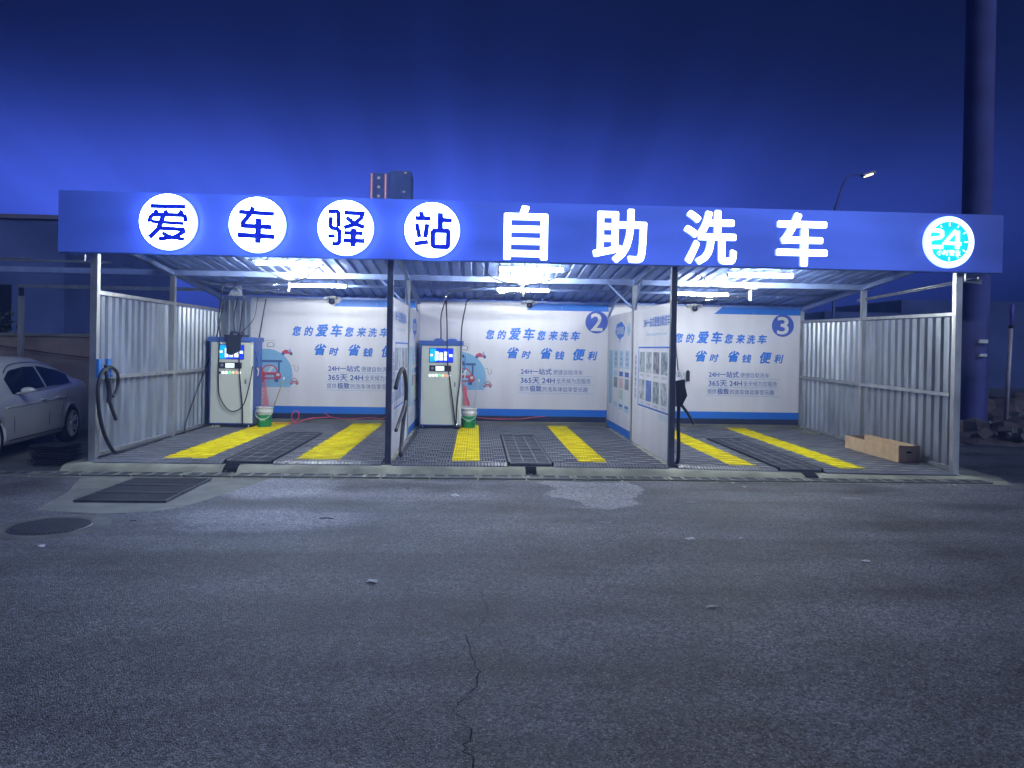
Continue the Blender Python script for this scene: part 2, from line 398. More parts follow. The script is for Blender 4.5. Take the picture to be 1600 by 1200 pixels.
# left yard
b = MB(); b.poly([(-14, -.45, RZ+.006), (-.30, -.45, RZ+.006), (-.30, 9, RZ+.006), (-14, 9, RZ+.006)], conc_dk); struct(b.build('yard_paving'))
# right waste ground (rubble mound)
b = MB(); nx, ny = 60, 26; vs = []
for j in range(ny+1):
    for i in range(nx+1):
        x = 13.4+i*.28; y = 3.5+j*.45; e = min(1, j/4, (ny-j)/3, i/4)
        h = (math.sin(x*1.7+y)*.12+math.sin(x*.8-y*1.3)*.14+.18+random.uniform(-.09, .12))*max(0, e)
        vs.append((x, y, RZ-.02+max(0, h)*1.3))
b.add(vs, [(j*(nx+1)+i, j*(nx+1)+i+1, (j+1)*(nx+1)+i+1, (j+1)*(nx+1)+i) for j in range(ny) for i in range(nx)], mat('rubble earth', (.13, .10, .10), .95, 0, .5, 3, .9, 12))
struct(b.build('terrain'))
b = MB()
for i in range(260):
    x = random.uniform(13.2, 26); y = random.uniform(3.5, 9); r = random.uniform(.03, .14)
    c = Vector((x, y, RZ+.05+random.uniform(0, .22)))
    ax = Vector((random.uniform(-1, 1), random.uniform(-1, 1), random.uniform(-.4, .4))).normalized(); ay = ax.orthogonal().normalized()
    b.obox(c, ax*r, ay*r*random.uniform(.4, .9), ax.cross(ay)*r*random.uniform(.3, .8), conc_dk if i % 3 else dark_wall)
o = b.build('rubble'); o['kind'] = 'stuff'; tag(o, 'broken bricks and rubble heaped on waste ground right of the shelter', 'rubble')
# road crack
def ribbon(pts, w, name, sub=5, jit=.02):
    b = MB(); P = []
    for i in range(len(pts)-1):
        a, c = Vector(pts[i]), Vector(pts[i+1])
        for j in range(sub):
            P.append(a.lerp(c, j/sub)+Vector((random.uniform(-jit, jit), random.uniform(-jit, jit)*.4)))
    P.append(Vector(pts[-1]))
    L_ = []
    for i, p in enumerate(P):
        d = (P[min(i+1, len(P)-1)]-P[max(0, i-1)]).normalized(); n = Vector((-d.y, d.x)); ww = w*random.uniform(.3, 1.2)*(.15 if i in (0, len(P)-1) else 1)
        L_ += [(p.x+n.x*ww/2, p.y+n.y*ww/2, RZ+.003), (p.x-n.x*ww/2, p.y-n.y*ww/2, RZ+.003)]
    b.add(L_, [(2*i, 2*i+1, 2*i+3, 2*i+2) for i in range(len(P)-1)], void)
    return struct(b.build(name))
ribbon([(5.05, -4.9), (5.2, -5.0), (5.24, -5.25), (5.25, -5.7), (5.2, -5.92)], .005, 'road_crack')
ribbon([(5.13, -5.95), (5.17, -6.35), (5.20, -6.56), (5.15, -6.78), (5.08, -6.93), (5.15, -7.13), (5.13, -7.29), (5.18, -7.44), (5.16, -7.8)], .008, 'road_crack')

# drain grates along the front kerb
def grate(name, W, D, nxp, nyp, fine, zt=.012, barw=.022, fm=None, edge=None):
    """iron grate W wide (x) D deep (y), origin at its lower left corner: frame and dense mesh panes"""
    f = MB(); m_ = MB(); fm = fm or grate_m; e = edge or barw
    f.box(0, W, 0, e, 0, zt, fm); f.box(0, W, D-e, D, 0, zt, fm)
    f.box(0, barw, e, D-e, 0, zt, fm); f.box(W-barw, W, e, D-e, 0, zt, fm)
    for i in range(1, nxp): x = W*i/nxp; f.box(x-barw/2, x+barw/2, e, D-e, 0, zt-.0005, fm)
    for j in range(1, nyp): y = D*j/nyp; f.box(barw, W-barw, y-barw/2, y+barw/2, 0, zt-.001, fm)
    m_.box(.004, W-.004, .004, D-.004, -.03, -.002, grate_fill)
    k = int(W/fine)
    for i in range(1, k): x = W*i/k; m_.box(x-.005, x+.005, e, D-e, -.0015, zt-.006, grate_fill)
    return f, m_
proto = None
for i in range(24):
    x = -3.0+i*.632
    if x > 12.0: break
    labf = lambda k: 'iron gutter grate, number %s from the left along the kerb' % 'one two three four five six seven eight nine ten eleven twelve thirteen fourteen fifteen sixteen seventeen eighteen nineteen twenty twenty-one twenty-two twenty-three twenty-four'.split()[k]
    if proto is None:
        proto = thing('drain_grate', labf(0), 'drain grate', (x, -.632, RZ+.013), 'drain grates along the kerb')
        f, m_ = grate('g', .612, .235, 3, 1, .034, barw=.046, fm=drain_frame, edge=.012); f.build('frame', proto).matrix_parent_inverse = Matrix.Identity(4); m_.build('bars', proto).matrix_parent_inverse = Matrix.Identity(4)
    else: copy_thing(proto, (x, -.632, RZ+.013), labf(i))
# three large floor grates in the apron
labs = ['black iron mesh grate on the pale concrete apron, the one nearest the kerb gutter', 'black iron mesh grate on the pale concrete apron, the middle of the three', 'black iron mesh grate on the pale concrete apron, the one nearest the camera']
for k in range(3):
    y1 = -.86-.47*k; y0 = y1-.455; b = MB(); b2 = MB()
    W0, W1 = .90, 1.87
    b.box(W0, W1, y0, y0+.03, RZ+.004, RZ+.03, grate_m); b.box(W0, W1, y1-.03, y1, RZ+.004, RZ+.03, grate_m)
    b.box(W0, W0+.03, y0+.03, y1-.03, RZ+.004, RZ+.03, grate_m); b.box(W1-.03, W1, y0+.03, y1-.03, RZ+.004, RZ+.03, grate_m)
    b2.box(W0+.005, W1-.005, y0+.005, y1-.005, RZ+.0045, RZ+.008, void)
    for i in range(1, 24): x = W0+(W1-W0)*i/24; b2.box(x-.006, x+.006, y0+.03, y1-.03, RZ+.01, RZ+.026, grate_m)
    for j in range(1, 10): y = y0+.455*j/10; b2.box(W0+.03, W1-.03, y-.006, y+.006, RZ+.01, RZ+.022, grate_m)
    t = thing('floor_grate', labs[k], 'floor grate', (W0, y0, RZ), 'large grates in the apron'); b.build('frame', t); b2.build('mesh_panel', t)
# manhole
t = thing('manhole_cover', 'round ribbed iron manhole cover in a worn concrete collar at the lower left', 'manhole cover', (1.25, -3.33, RZ))
b = MB(); b.lathe([(.0, .006), (.33, .006), (.345, .010), (.345, .0)], (1.25, -3.33, RZ), grate_m, 40)
for i in range(-9, 10):
    x = i*.034; l = math.sqrt(max(0, .31**2-x*x))
    b.box(1.25+x-.007, 1.25+x+.007, -3.33-l, -3.33+l, RZ+.0062, RZ+.013, grate_m)
b.build('lid', t)
b = MB(); rr = [(.36+.0*k) for k in range(40)]
b.lathe([(.35, .0045), (.47, .004), (.50, .0)], (1.25, -3.33, RZ), mat('collar concrete', (.085, .088, .085), .8, 0, .5, 4, .6, 50), 40); b.build('collar', t)

# pit grates + outlets
PITS = [(1.79, 2.43), (5.62, 6.24), (9.40, 10.04)]
plab = ['long floor pit grate in the left wash bay', 'long floor pit grate in the middle wash bay marked 2', 'long floor pit grate in the right wash bay marked 3']
for k, (a, c) in enumerate(PITS):
    t = thing('pit_grate', plab[k], 'pit grate', (a, -.1, 0), 'floor pit grates of the wash bays')
    f, m_ = grate('p', c-a-.05, 3.3, 3, 9, .03, .016, .013, pit_bar)
    for q, nm in ((f, 'frame'), (m_, 'bars')):
        q.v = [(x+a+.025, y-.12, z+.034+g(x+a, y)) for x, y, z in q.v]; q.build(nm, t)
    b = MB()
    b.box(a-.0, a+.02, -.12, 3.2, .002, .062, black_plastic); b.box(c-.02, c, -.12, 3.2, .002, .062, black_plastic); b.box(a+.02, c-.02, 3.182, 3.2, .002, .06, black_plastic)
    b.build('edging', t, zfun=g)
b0 = MB()
OUT = [(1.93, .19), (5.92, .15), (9.78, .19)]
for k, (x, w) in enumerate(OUT):
    b = MB(); n = 8; pr = [(-.17, .004), (-.22, .002), (-.26, -.012), (-.31, -.034), (-.36, -.072), (-.40, -.088)]
    vs = []
    for y, z in pr:
        kk = (z+.096)/.096; gz = g(x, y)*max(0, kk)
        vs += [(x-w/2, y, z+gz+.005), (x+w/2, y, z+gz+.005)]
    b.add(vs, [(2*i, 2*i+1, 2*i+3, 2*i+2) for i in range(len(pr)-1)], void)
    for i in range(30):
        u = random.uniform(-.6, .6)*w; y = random.uniform(-.36, -.2); r = random.uniform(.006, .02)
        b.obox((x+u, y-.02, -.03-(abs(y)-.2)*.35+g(x, y)), (r, 0, 0), (0, r, 0), (0, 0, r*.6), conc)
    tag(b.build('drain_outlet'), ['dark broken notch through the kerb in front of the left bay pit', 'dark broken notch through the kerb in front of the middle bay pit', 'dark broken notch through the kerb in front of the right bay pit'][k], 'drain outlet', 'kerb notches below the pits')

# ------------------------------------------------------------------ plastic tile floors
def tile_floor(k, x0, x1, strips, label):
    t = thing('tile_floor', label, 'tile floor', (x0, 0, 0), 'ribbed tile floors of the wash bays')
    g_ = MB(); yl = MB(); under = MB()
    p0, p1 = PITS[k]
    for a, c in ((x0, p0-.012), (p1+.012, x1)):
        under.box(a, c, -.10, 3.23, .003, .022, tile_under)
    under.box(x0, x1, 3.231, 5.06, .003, .022, tile_under)
    cell = .2
    j = 0; y = -.08
    nc = int((x1-x0)/cell)+1
    while y < 5.0:
        for i in range(nc):
            a = x0+i*cell; c = min(a+cell, x1)
            if c-a < .03: continue
            mid = (a+c)/2
            if y < 3.2:
                if a < p1+.012 and c > p0-.012:
                    if a < p0-.012 and mid < p0: c = p0-.014
                    elif c > p1+.012 and mid > p1: a = p1+.014
                    elif a < p0-.012: c = p0-.014
                    elif c > p1+.012: a = p1+.014
                    else: continue
                    if c-a < .02: continue
            yel = y > .1 and y < 4.95 and any(s0-.001 <= mid <= s1+.001 for s0, s1 in strips)
            tgt, mt = (yl, tile_yellow) if yel else (g_, tile_grey); z0_ = len(tgt.v)
            nr = 5
            if (i+j) % 2:
                for r in range(nr):
                    u = a+(c-a)*(r+.5)/nr; h = (c-a)/nr*.25
                    tgt.box(u-h, u+h, y+.012, y+cell-.012, .022, .042, mt)
            else:
                for r in range(nr):
                    u = y+.006+(cell-.012)*(r+.5)/nr; h = cell/nr*.47
                    tgt.box(a+.004, c-.004, u-h, u+h, .022, .042, mt)
            sg = .004 if (i+j) % 2 else -.012      # each cell is slightly canted, alternately
            for q_ in range(z0_, len(tgt.v)):
                px_, py_, pz_ = tgt.v[q_]; tgt.v[q_] = (px_, py_, pz_+(py_-y-cell/2)/cell*sg if pz_ > .03 else pz_)
        y += cell; j += 1
    for s0, s1 in strips:
        yl.box(s0, s0+.4, .12, 4.92, .0222, .026, mat('yellow tile underside', (.50, .33, .01), .7))
    # ramped front edging with teeth
    for a, c in ((x0, p0-.012), (p1+.012, x1)):
        n = max(2, int((c-a)/.045))
        for i in range(n):
            u0 = a+(c-a)*i/n; u1 = a+(c-a)*(i+.8)/n
            g_.add([(u0, -.19, .003), (u1, -.19, .003), (u1, -.082, .003), (u0, -.082, .003), (u0, -.17, .018), (u1, -.17, .018), (u1, -.082, .042), (u0, -.082, .042)],
                   [(0,3,2,1),(4,5,6,7),(0,1,5,4),(1,2,6,5),(2,3,7,6),(3,0,4,7)], tile_grey)
        under.box(a, c, -.18, -.101, .002, .012, tile_under)
    g_.build('grey_tiles', t, zfun=g, fix=False); yl.build('yellow_tiles', t, zfun=g, fix=False); under.build('underside', t, zfun=g)
    return t
tile_floor(0, .08, X1-.07, [(.88, 1.28+.2), (2.68, 3.08+.2)], 'grey ribbed plastic tile floor with two yellow wheel strips in the left bay')
tile_floor(1, X1+.07, X2-.07, [(4.832, 5.232), (6.632, 7.032)], 'grey ribbed plastic tile floor with two yellow wheel strips in the middle bay marked 2')
tile_floor(2, X2+.07, X3-.06, [(8.775, 9.175), (10.375, 10.78)], 'grey ribbed plastic tile floor with two yellow wheel strips in the right bay marked 3')
# low kerb at the back wall
b = MB(); b.box(.1, 11.95, 5.08, 5.24, .0, .11, conc_dk); tag(b.build('kerb_block_row'), 'low damp concrete kerb running along the foot of the back wall', 'kerb')

# ------------------------------------------------------------------ shelter frame and roof
sh = thing('shelter', 'long steel lean-to shelter with three wash bays under a sign band painted with blue glare', 'shelter', (0, 0, 0))
def post(x, y, z1, w=.09, m=steel):
    b = MB(); z0 = g(x, y); b.box(x-w/2, x+w/2, y-w/2, y+w/2, z0, z1, m); b.box(x-.08, x+.08, y-.08, y+.08, z0, z0+.008, m); b.build('post', sh)
for x in (0, X1, X2, X3):
    post(x, 0, 3.02, .09 if x in (0, X3) else .078, m=steel if x in (0, X3) else shaded_post)
    post(x, YM, zroof(YM)-.15, .08); post(x, YR, zroof(YR)-.15, .08)
for (y, z, h) in ((0.0, 3.07, .1), (YM, zroof(YM)-.10, .09), (YR, zroof(YR)-.10, .10)):
    b = MB(); b.box(-.1 if y != YM else -3.4, X3+.1, y-.035, y+.035, z-h/2, z+h/2, beamm); b.build('beam', sh)
for y in (1.2, 3.95):
    b = MB(); b.box(-.05, X3+.05, y-.02, y+.02, zroof(y)-.055, zroof(y)-.012, beamm); b.build('purlin', sh)
for x in (0, X1, X2, X3):
    b = MB(); b.bar((x, .05, zroof(.05)-.11), (x, YR-.06, zroof(YR-.06)-.11), .06, .07, beamm); b.build('rafter', sh)
# diagonal braces at mid posts
for x in (X1, X2):
    for s in (-1, 1):
        b = MB(); b.bar((x+s*.04, YM, 2.36), (x+s*.5, YM, 2.80), .03, .03, beamm, up=(0, 1, 0)); 
        if s < 0: b.build('brace', sh)
for x in (X1, X2):
    b = MB(); b.bar((x, YM-.05, 2.35), (x, YM-.6, 2.98-.13), .03, .03, beamm, up=(1, 0, 0)); b.build('brace', sh)
    b = MB(); b.bar((x-.02, YR-.05, 2.3), (x-.02, YR-.9, 2.62), .035, .035, beamm, up=(1, 0, 0)); b.build('brace', sh)
# corrugated roof sheet, ribs run front to back
b = MB(); vs = []; prof = []; x = -.25
while x < 12.3:
    for dx, dz in ((0, 0), (.10, 0), (.118, .035), (.165, .035), (.183, 0)): prof.append((x+dx, dz))
    x += .2
for px, dz in prof:
    for y in (-.05, 5.45): vs.append((px, y, zroof(y)+dz))
b.add(vs, [(2*i, 2*i+2, 2*i+3, 2*i+1) for i in range(len(prof)-1)], roofm)
b.build('roof_sheet', sh, fix=False)
# fascia box, its blue glow painted in for lens glare
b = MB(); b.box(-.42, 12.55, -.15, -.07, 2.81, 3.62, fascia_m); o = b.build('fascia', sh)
b = MB()
b.box(-.42, 12.55, -.148, -.072, 2.796, 2.809, navy_print); b.build('fascia_trim', sh)
for x in (-.15, 12.12):
    b = MB(); s = -1 if x < 1 else 1
    b.prism([(x, .0, 2.80), (x+s*.32, .0, 2.80), (x, .0, 2.70)], (0, .04, 0), steel); b.build('bracket', sh)
b = MB(); b.prism([(12.16, .1, 2.695), (12.42, .1, 2.73), (12.42, .1, 2.665)], (0, .05, 0), steel); b.box(12.37, 12.40, .09, .13, 2.732, 2.80, steel); b.build('bracket', sh)

# ------------------------------------------------------------------ side fences
def fence(x, side, label):
    t = thing('corrugated_fence', label, 'fence', (x, 0, 0))
    f0 = lambda a, c: g(x, c)
    for (y0, y1) in ((.06, YM-.05), (YM+.05, YR-.06)):
        b = MB(); prof = []; y = y0; s = side
        while y < y1-.02:
            for dy, dx in ((0, 0), (.075, 0), (.10, .035), (.145, .035), (.17, 0)):
                if y+dy <= y1: prof.append((y+dy, dx))
            y += .205
        prof.append((y1, 0)); vs = []
        for yy, dx in prof:
            for z in (.10, 1.14, 2.25): vs.append((x-s*.0+s*dx-s*.03, yy, z))
        b.add(vs, [(3*i+j, 3*i+3+j, 3*i+4+j, 3*i+1+j) for i in range(len(prof)-1) for j in (0, 1)], sheet)
        b.build('sheet', t, fix=False, zfun=f0)
        for z0, z1 in ((2.26, 2.31), (1.10, 1.15), (.05, .10)):
            b = MB(); b.box(x-.025, x+.025, y0-.012, y1+.008, z0, z1, steel)
            b.v = [(a+(s*.035 if z0 < 2 and z0 > 1 else 0), c, d) for a, c, d in b.v]
            b.build('rail', t, zfun=f0)
    return t
fence(0, 1, 'corrugated zinc side fence on the left, beside the silver car')
fence(X3, -1, 'corrugated zinc side fence on the right, behind the cardboard box')
# small corrugated piece at rear left corner
b = MB(); prof = []; x = .05
while x < .56:
    prof += [(x, 0), (x+.04, 0), (x+.055, -.02), (x+.085, -.02), (x+.10, 0)]; x += .11
vs = [(px, 5.16+dy, z) for px, dy in prof for z in (.12, 2.5)]
b.add(vs, [(2*i, 2*i+2, 2*i+3, 2*i+1) for i in range(len(prof)-1)], sheet)
tag(b.build('bare_wall_sheet', fix=False), 'narrow bare corrugated panel in the back left corner behind the left kiosk', 'panel')

# ------------------------------------------------------------------ partitions with posters
def partition(x, side, label):
    """side -1: printed face looks to -x (reads back to front); +1: face looks to +x"""
    t = thing('partition_wall', label, 'partition wall', (x, 0, 0), 'printed partition walls')
    zf = lambda a, c: g(x, c)
    b = MB(); b.box(x-.02, x+.02, .05, YM-.045, .05, 2.315, white_panel); b.build('panel', t, zfun=zf)
    b = MB(); b.box(x-.02, x+.02, YM+.045, YR-.06, .05, 2.315, white_panel); b.build('panel', t, zfun=zf)
    b = MB(); b.box(x-.0225, x+.0225, YM+.046, YR-.061, .05, .19, blue_print); b.build('blue_skirting', t, zfun=zf)
    xs = x+side*.021; N_ = (side, 0, 0)
    if side < 0: F = ((xs, YM, 0), (0, -1, 0), (0, 0, 1), N_); F2 = ((xs, YR, 0), (0, -1, 0), (0, 0, 1), N_)
    else: F = ((xs, 0, 0), (0, 1, 0), (0, 0, 1), N_); F2 = ((xs, YM, 0), (0, 1, 0), (0, 0, 1), N_)
    # near panel
    b = MB()
    text(b, '24H一站式便捷自助洗车', .85 if side < 0 else .45, 2.55 if side < 0 else 2.15, 1.99, 2.15, F, blue_print, .012)
    text(b, '24-hour one-stop self-service car wash', 1.05 if side < 0 else .65, 2.4 if side < 0 else 2.0, 1.84, 1.91, F, lightblue)
    text(b, '自助洗车', 1.95 if side < 0 else .5, 2.55 if side < 0 else 1.1, .60, .69, F, paleblue)
    b.build('lettering', t)
    b = MB(); u0 = .50; u1 = 2.56
    for a, c, d, e in ((u0, u1, 1.66, 1.685), (u0, u1, .71, .735), (u0, u0+.02, .735, 1.66)):
        b.prism([Vector(F[0])+Vector(F[1])*p+Vector((0, 0, q))+Vector(N_)*.001 for p, q in ((a, d), (c, d), (c, e), (a, e))], Vector(N_)*.002, blue_print)
    b.build('poster_frame', t)
    for r_ in range(2):
        for c_ in range(4):
            a = .60+c_*.49; z1 = 1.60-r_*.45; b = MB()
            mm = [photo_a, photo_b, photo_c][(r_*4+c_*2+r_) % 3]
            if r_ == 1 and c_ == 1: mm = photo_d
            b.prism([Vector(F[0])+Vector(F[1])*p+Vector((0, 0, q))+Vector(N_)*.0005 for p, q in ((a, z1-.33), (a+.37, z1-.33), (a+.37, z1), (a, z1))], Vector(N_)*.0025, mm)
            text(b, ['冲洗车身', '喷洒泡沫', '擦拭车身', '清水冲净', '吸尘清洁', '擦干玻璃', '内饰清理', '完成洗车'][r_*4+c_], a+.06, a+.31, z1-.40, z1-.355, F, grey_print)
            b.build('photo_print', t)
    b = MB()
    for i, ch in enumerate(('自助', '洗车', '操作', '流程')):
        for j, q in enumerate(ch): text(b, q, .24, .35, 1.47-i*.19-j*.085, 1.545-i*.19-j*.085, F, navy_print, .01)
    b.build('vertical_lettering', t)
    # far panel
    b = MB(); import math as mm_
    base = 1.38 if side < 0 else 1.3
    pts = []
    for k in range(36):
        an = k*10; r1 = 1+.06*math.sin(R(an*6)); pts.append((base+.46*r1*math.cos(R(an)), 2.0+.155*r1*math.sin(R(an))))
    b.prism([Vector(F2[0])+Vector(F2[1])*p+Vector((0, 0, q))+Vector(N_)*.0005 for p, q in pts], Vector(N_)*.002, blue_print)
    b.prism([Vector(F2[0])+Vector(F2[1])*p+Vector((0, 0, q))+Vector(N_)*.0005 for p, q in ((base-.02, 1.86), (base+.12, 1.86), (base-.02, 1.76))], Vector(N_)*.0018, blue_print)
    text(b, '自助洗车流程', base-.36, base+.36, 1.92, 2.07, F2, white_print, .01)
    b.build('speech_bubble', t)
    b = MB()
    bb = 2.2 if side < 0 else .4
    b.prism(disc_pts((bb, 2.0), .16, F2, 28, .0006, .13), Vector(N_)*.0012, paleblue); text(b, '洗车', bb-.13, bb+.13, 1.93, 2.05, F2, lightblue, .02)
    b.build('round_badge', t)
    for c_ in range(4):
        a = .25+c_*.55; b = MB(); w = .40
        def q(a0, a1, z0, z1, mt, h=.001): b.prism([Vector(F2[0])+Vector(F2[1])*p+Vector((0, 0, z_))+Vector(N_)*.0004 for p, z_ in ((a0, z0), (a1, z0), (a1, z1), (a0, z1))], Vector(N_)*h, mt)
        q(a, a+w, .55-.02*c_, 1.62, paleblue if c_ != 0 else lightblue2)
        if c_:
            q(a+.03, a+w-.03, .62, 1.28, white_print, .0016)
            q(a+.03, a+w-.03, 1.13, 1.22, navy_print if c_ > 1 else paleblue, .0022)
            q(a+.03, a+w-.03, .90, 1.10, [grey_print, pink_print, grey_print][c_-1], .0022)
            if c_ == 2: q(a+.05, a+w-.05, .70, .88, green_print, .0022)
            q(a+.05, a+w-.05, .56, .60, navy_print if c_ > 1 else paleblue, .0022)
            for r_ in range(3): text(b, ['洗车', '说明', '步骤'][r_], a+.09, a+w-.09, 1.52-r_*.095, 1.585-r_*.095, F2, navy_print)
        b.build('poster', t)
    return t
def photo(name, c1, c2, sc):
    m, nt, bs = nodes(name); N = nt.nodes.new; L = nt.links.new
    tc = N('ShaderNodeTexCoord'); n = N('ShaderNodeTexNoise'); n.inputs['Scale'].default_value = sc; n.inputs['Detail'].default_value = 6; n.inputs['Distortion'].default_value = 1.6; L(tc.outputs['Object'], n.inputs[0])
    rp = N('ShaderNodeValToRGB'); L(n.outputs[0], rp.inputs[0]); e = rp.color_ramp.elements
    e[0].position = .38; e[1].position = .62; e[0].color = (*c1, 1); e[1].color = (*c2, 1); L(rp.outputs[0], bs.inputs['Base Color']); bs.inputs['Roughness'].default_value = .4
    return m
photo_a = photo('printed photo grey', (.10, .14, .20), (.42, .48, .55), 5); photo_b = photo('printed photo dark', (.07, .09, .16), (.40, .38, .44), 6)
photo_c = photo('printed photo pale', (.20, .24, .32), (.55, .60, .66), 4.5); photo_d = photo('printed photo blue', (.03, .08, .40), (.15, .25, .60), 4)
lightblue2 = mat('pale aqua print', (.30, .50, .68), .5, 0, .04, 3); pink_print = mat('pink print', (.60, .40, .46), .5, 0, .04, 3); green_print = mat('pale green print', (.38, .55, .42), .5, 0, .1, 9)
partition(X1, 1, 'white printed partition wall between the left bay and bay 2')
partition(X2, -1, 'white printed partition wall with photo posters between bay 2 and bay 3')

# ------------------------------------------------------------------ back walls
def back_wall(k, xa, xb, label, number=None):
    t = thing('back_wall', label, 'wall', (xa, 5.15, 0), 'printed back walls of the bays')
    d = (k-1)*3.937
    b = MB(); b.box(xa, xb, 5.15, 5.19, .37, 2.56, white_panel); b.build('panel', t)
    b = MB()
    n = 3
    for i in range(1, n+1):
        x = xa+(xb-xa)*i/(n+1); b.box(x-.004, x+.004, 5.1475, 5.1505, .372, 2.5, white_print)
    b.build('seam_strip', t)
    b = MB(); b.box(xa, xb, 5.148, 5.188, .225, .369, blue_print); b.build('blue_skirting', t)
    b = MB(); b.box(xa, xb, 5.16, 5.19, .11, .224, gap_dark); b.build('gap_shade', t)  # dark strip painted for the shaded gap below the skirting
    b = MB(); xs = 6.17+d; b.prism([(max(xa, xs), 5.1495, 2.415), (xb, 5.1495, 2.415), (xb, 5.1495, 2.56), (xs+.18, 5.1495, 2.56)], (0, -.002, 0), blue_print); b.build('blue_top_band', t)
    F = ((d, 5.149, 0), (1, 0, 0), (0, 0, 1), (0, -1, 0))
    b = MB(); B = .035; SH = .22
    for s, a, c, z0, z1 in (('您', 5.34, 5.53, 1.80, 2.0), ('的', 5.58, 5.77, 1.80, 2.0), ('爱', 5.81, 6.07, 1.79, 2.05), ('车', 6.11, 6.37, 1.79, 2.05), ('您', 6.40, 6.59, 1.80, 2.0), ('来', 6.64, 6.84, 1.80, 2.0), ('洗', 6.87, 7.06, 1.80, 1.99), ('车', 7.10, 7.31, 1.80, 2.0),
                         ('省', 5.79, 6.04, 1.41, 1.65), ('时', 6.09, 6.29, 1.41, 1.58), ('省', 6.48, 6.73, 1.41, 1.65), ('钱', 6.78, 6.98, 1.40, 1.58), ('便', 7.16, 7.42, 1.39, 1.64), ('利', 7.46, 7.67, 1.40, 1.59)):
        text(b, s, a, c, z0, z1, F, blue_print, B, SH)
    b.build('slogan_lettering', t)
    b = MB()
    for s, a, c, z0, z1, bo in (('24H一站式', 6.08, 6.72, 1.085, 1.215, .022), ('便捷自助洗车', 6.75, 7.37, 1.09, 1.195, 0), ('365天 24H', 6.08, 6.79, .90, 1.03, .022), ('全天候为您服务', 6.82, 7.54, .91, 1.02, 0),
                             ('提供', 6.06, 6.25, .74, .845, 0), ('极致', 6.27, 6.52, .735, .86, .022), ('的洗车体验享受乐趣', 6.54, 7.48, .735, .84, 0)):
        text(b, s, a, c, z0, z1, F, navy_print, bo)
    for z in (1.055, .88, .70): b.box(d+6.03, d+7.60, 5.1455, 5.1485, z, z+.007, lightblue)
    b.build('small_lettering', t)
    if number:
        b = MB(); F0 = ((0, 5.1485, 0), (1, 0, 0), (0, 0, 1), (0, -1, 0)); cx = 7.64+d
        b.prism(disc_pts((cx, 2.195), .235, F0, 40, .0), (0, -.003, 0), navy2); b.build('number_disc', t)
        b = MB(); F1 = ((0, 5.1435, 0), (1, 0, 0), (0, 0, 1), (0, -1, 0))
        text(b, number, cx-.125, cx+.125, 2.01, 2.38, F1, white_print, .025); b.build('number', t)
    # mural of a red car under a canopy
    m = MB(); F2 = ((d+.005 if False else d, 5.149, 0), (1, 0, 0), (0, 0, 1), (0, -1, 0)); mx = 4.88   # mural centre
    V2 = lambda pts, z: [Vector((d+p, 5.149-z, q)) for p, q in pts]
    blob = [(mx-.60, .75), (mx+.44, .75)] + [(mx-.04+.53*math.cos(R(a))*(1 if a < 90 else 1.05), .98+.55*math.sin(R(a))) for a in range(0, 181, 12)]
    m.prism(V2(blob, .0005), (0, -.001, 0), lightblue)
    m.prism(V2([(mx-.5, 1.255), (mx+.27, 1.255), (mx+.27, 1.30), (mx-.5, 1.30)], .002), (0, -.002, 0), darkblue_print)
    m.prism(V2([(mx+.19, .95), (mx+.225, .95), (mx+.225, 1.255), (mx+.19, 1.255)], .002), (0, -.002, 0), darkblue_print)
    m.build('mural_backdrop', t)
    m = MB(); cx = mx
    def car_icon(m, cx, cz, s, deep=0):
        o = .003+deep
        def P(pts, z, mt): m.prism(V2([(cx+p*s, cz+q*s) for p, q in pts], o+z), (0, -.0008, 0), mt)
        P([(.0+.20*math.cos(R(a)), .05+.19*math.sin(R(a))) for a in range(0, 181, 12)], 0, red_print)
        P([(.0+.165*math.cos(R(a)), .06+.15*math.sin(R(a))) for a in range(0, 181, 12)], .001, lightblue2)
        P([(-.04, .06), (.02, .06), (.09, .19), (.05, .20)], .002, white_print)
        body = [(-.25, -.10), (.25, -.10), (.28, -.03), (.25, .06), (-.25, .06), (-.28, -.03)]
        P(body, .001, red_print)
        P([(-.21, -.17), (-.12, -.17), (-.12, -.10), (-.21, -.10)], .001, darkblue_print); P([(.12, -.17), (.21, -.17), (.21, -.10), (.12, -.10)], .001, darkblue_print)
        P([(-.12, -.075), (.12, -.075), (.14, -.035), (.12, .005), (-.12, .005), (-.14, -.035)], .002, darkblue_print)
        P([(-.105, -.065), (.105, -.065), (.12, -.035), (.105, -.005), (-.105, -.005), (-.12, -.035)], .003, lightblue2)
        for sx in (-1, 1): P([(sx*.20+.04*math.cos(R(a)), .0+.035*math.sin(R(a))) for a in range(0, 360, 30)], .002, white_print)
    car_icon(m, mx+.02, 1.0, .86); car_icon(m, mx+.52, .86, .34); m.build('car_print', t)
    m = MB(); cx, cz = mx+.36, 1.43
    m.prism(V2([(cx-.11, cz), (cx+.11, cz), (cx+.11, cz+.04), (cx-.02, cz+.09), (cx-.09, cz+.05)], .003), (0, -.001, 0), red_print)
    for sx in (-.07, .09): m.prism(V2([(cx+sx+.03*math.cos(R(a)), cz+.03*math.sin(R(a))) for a in range(0, 360, 30)], .004), (0, -.001, 0), darkblue_print)
    m.prism(V2([(cx+.03, cz+.04), (cx+.10, cz+.04), (cx+.06, cz+.13)], .004), (0, -.001, 0), lightblue)
    FF = ((d, 5.146, 0), (1, 0, 0), (0, 0, 1), (0, -1, 0))
    stroke(m, [(mx+.47, 1.20), (mx+.52, 1.19), (mx+.53, 1.10), (mx+.57, 1.07), (mx+.60, 1.12), (mx+.585, 1.19)], .010, FF, grey_print, .001)
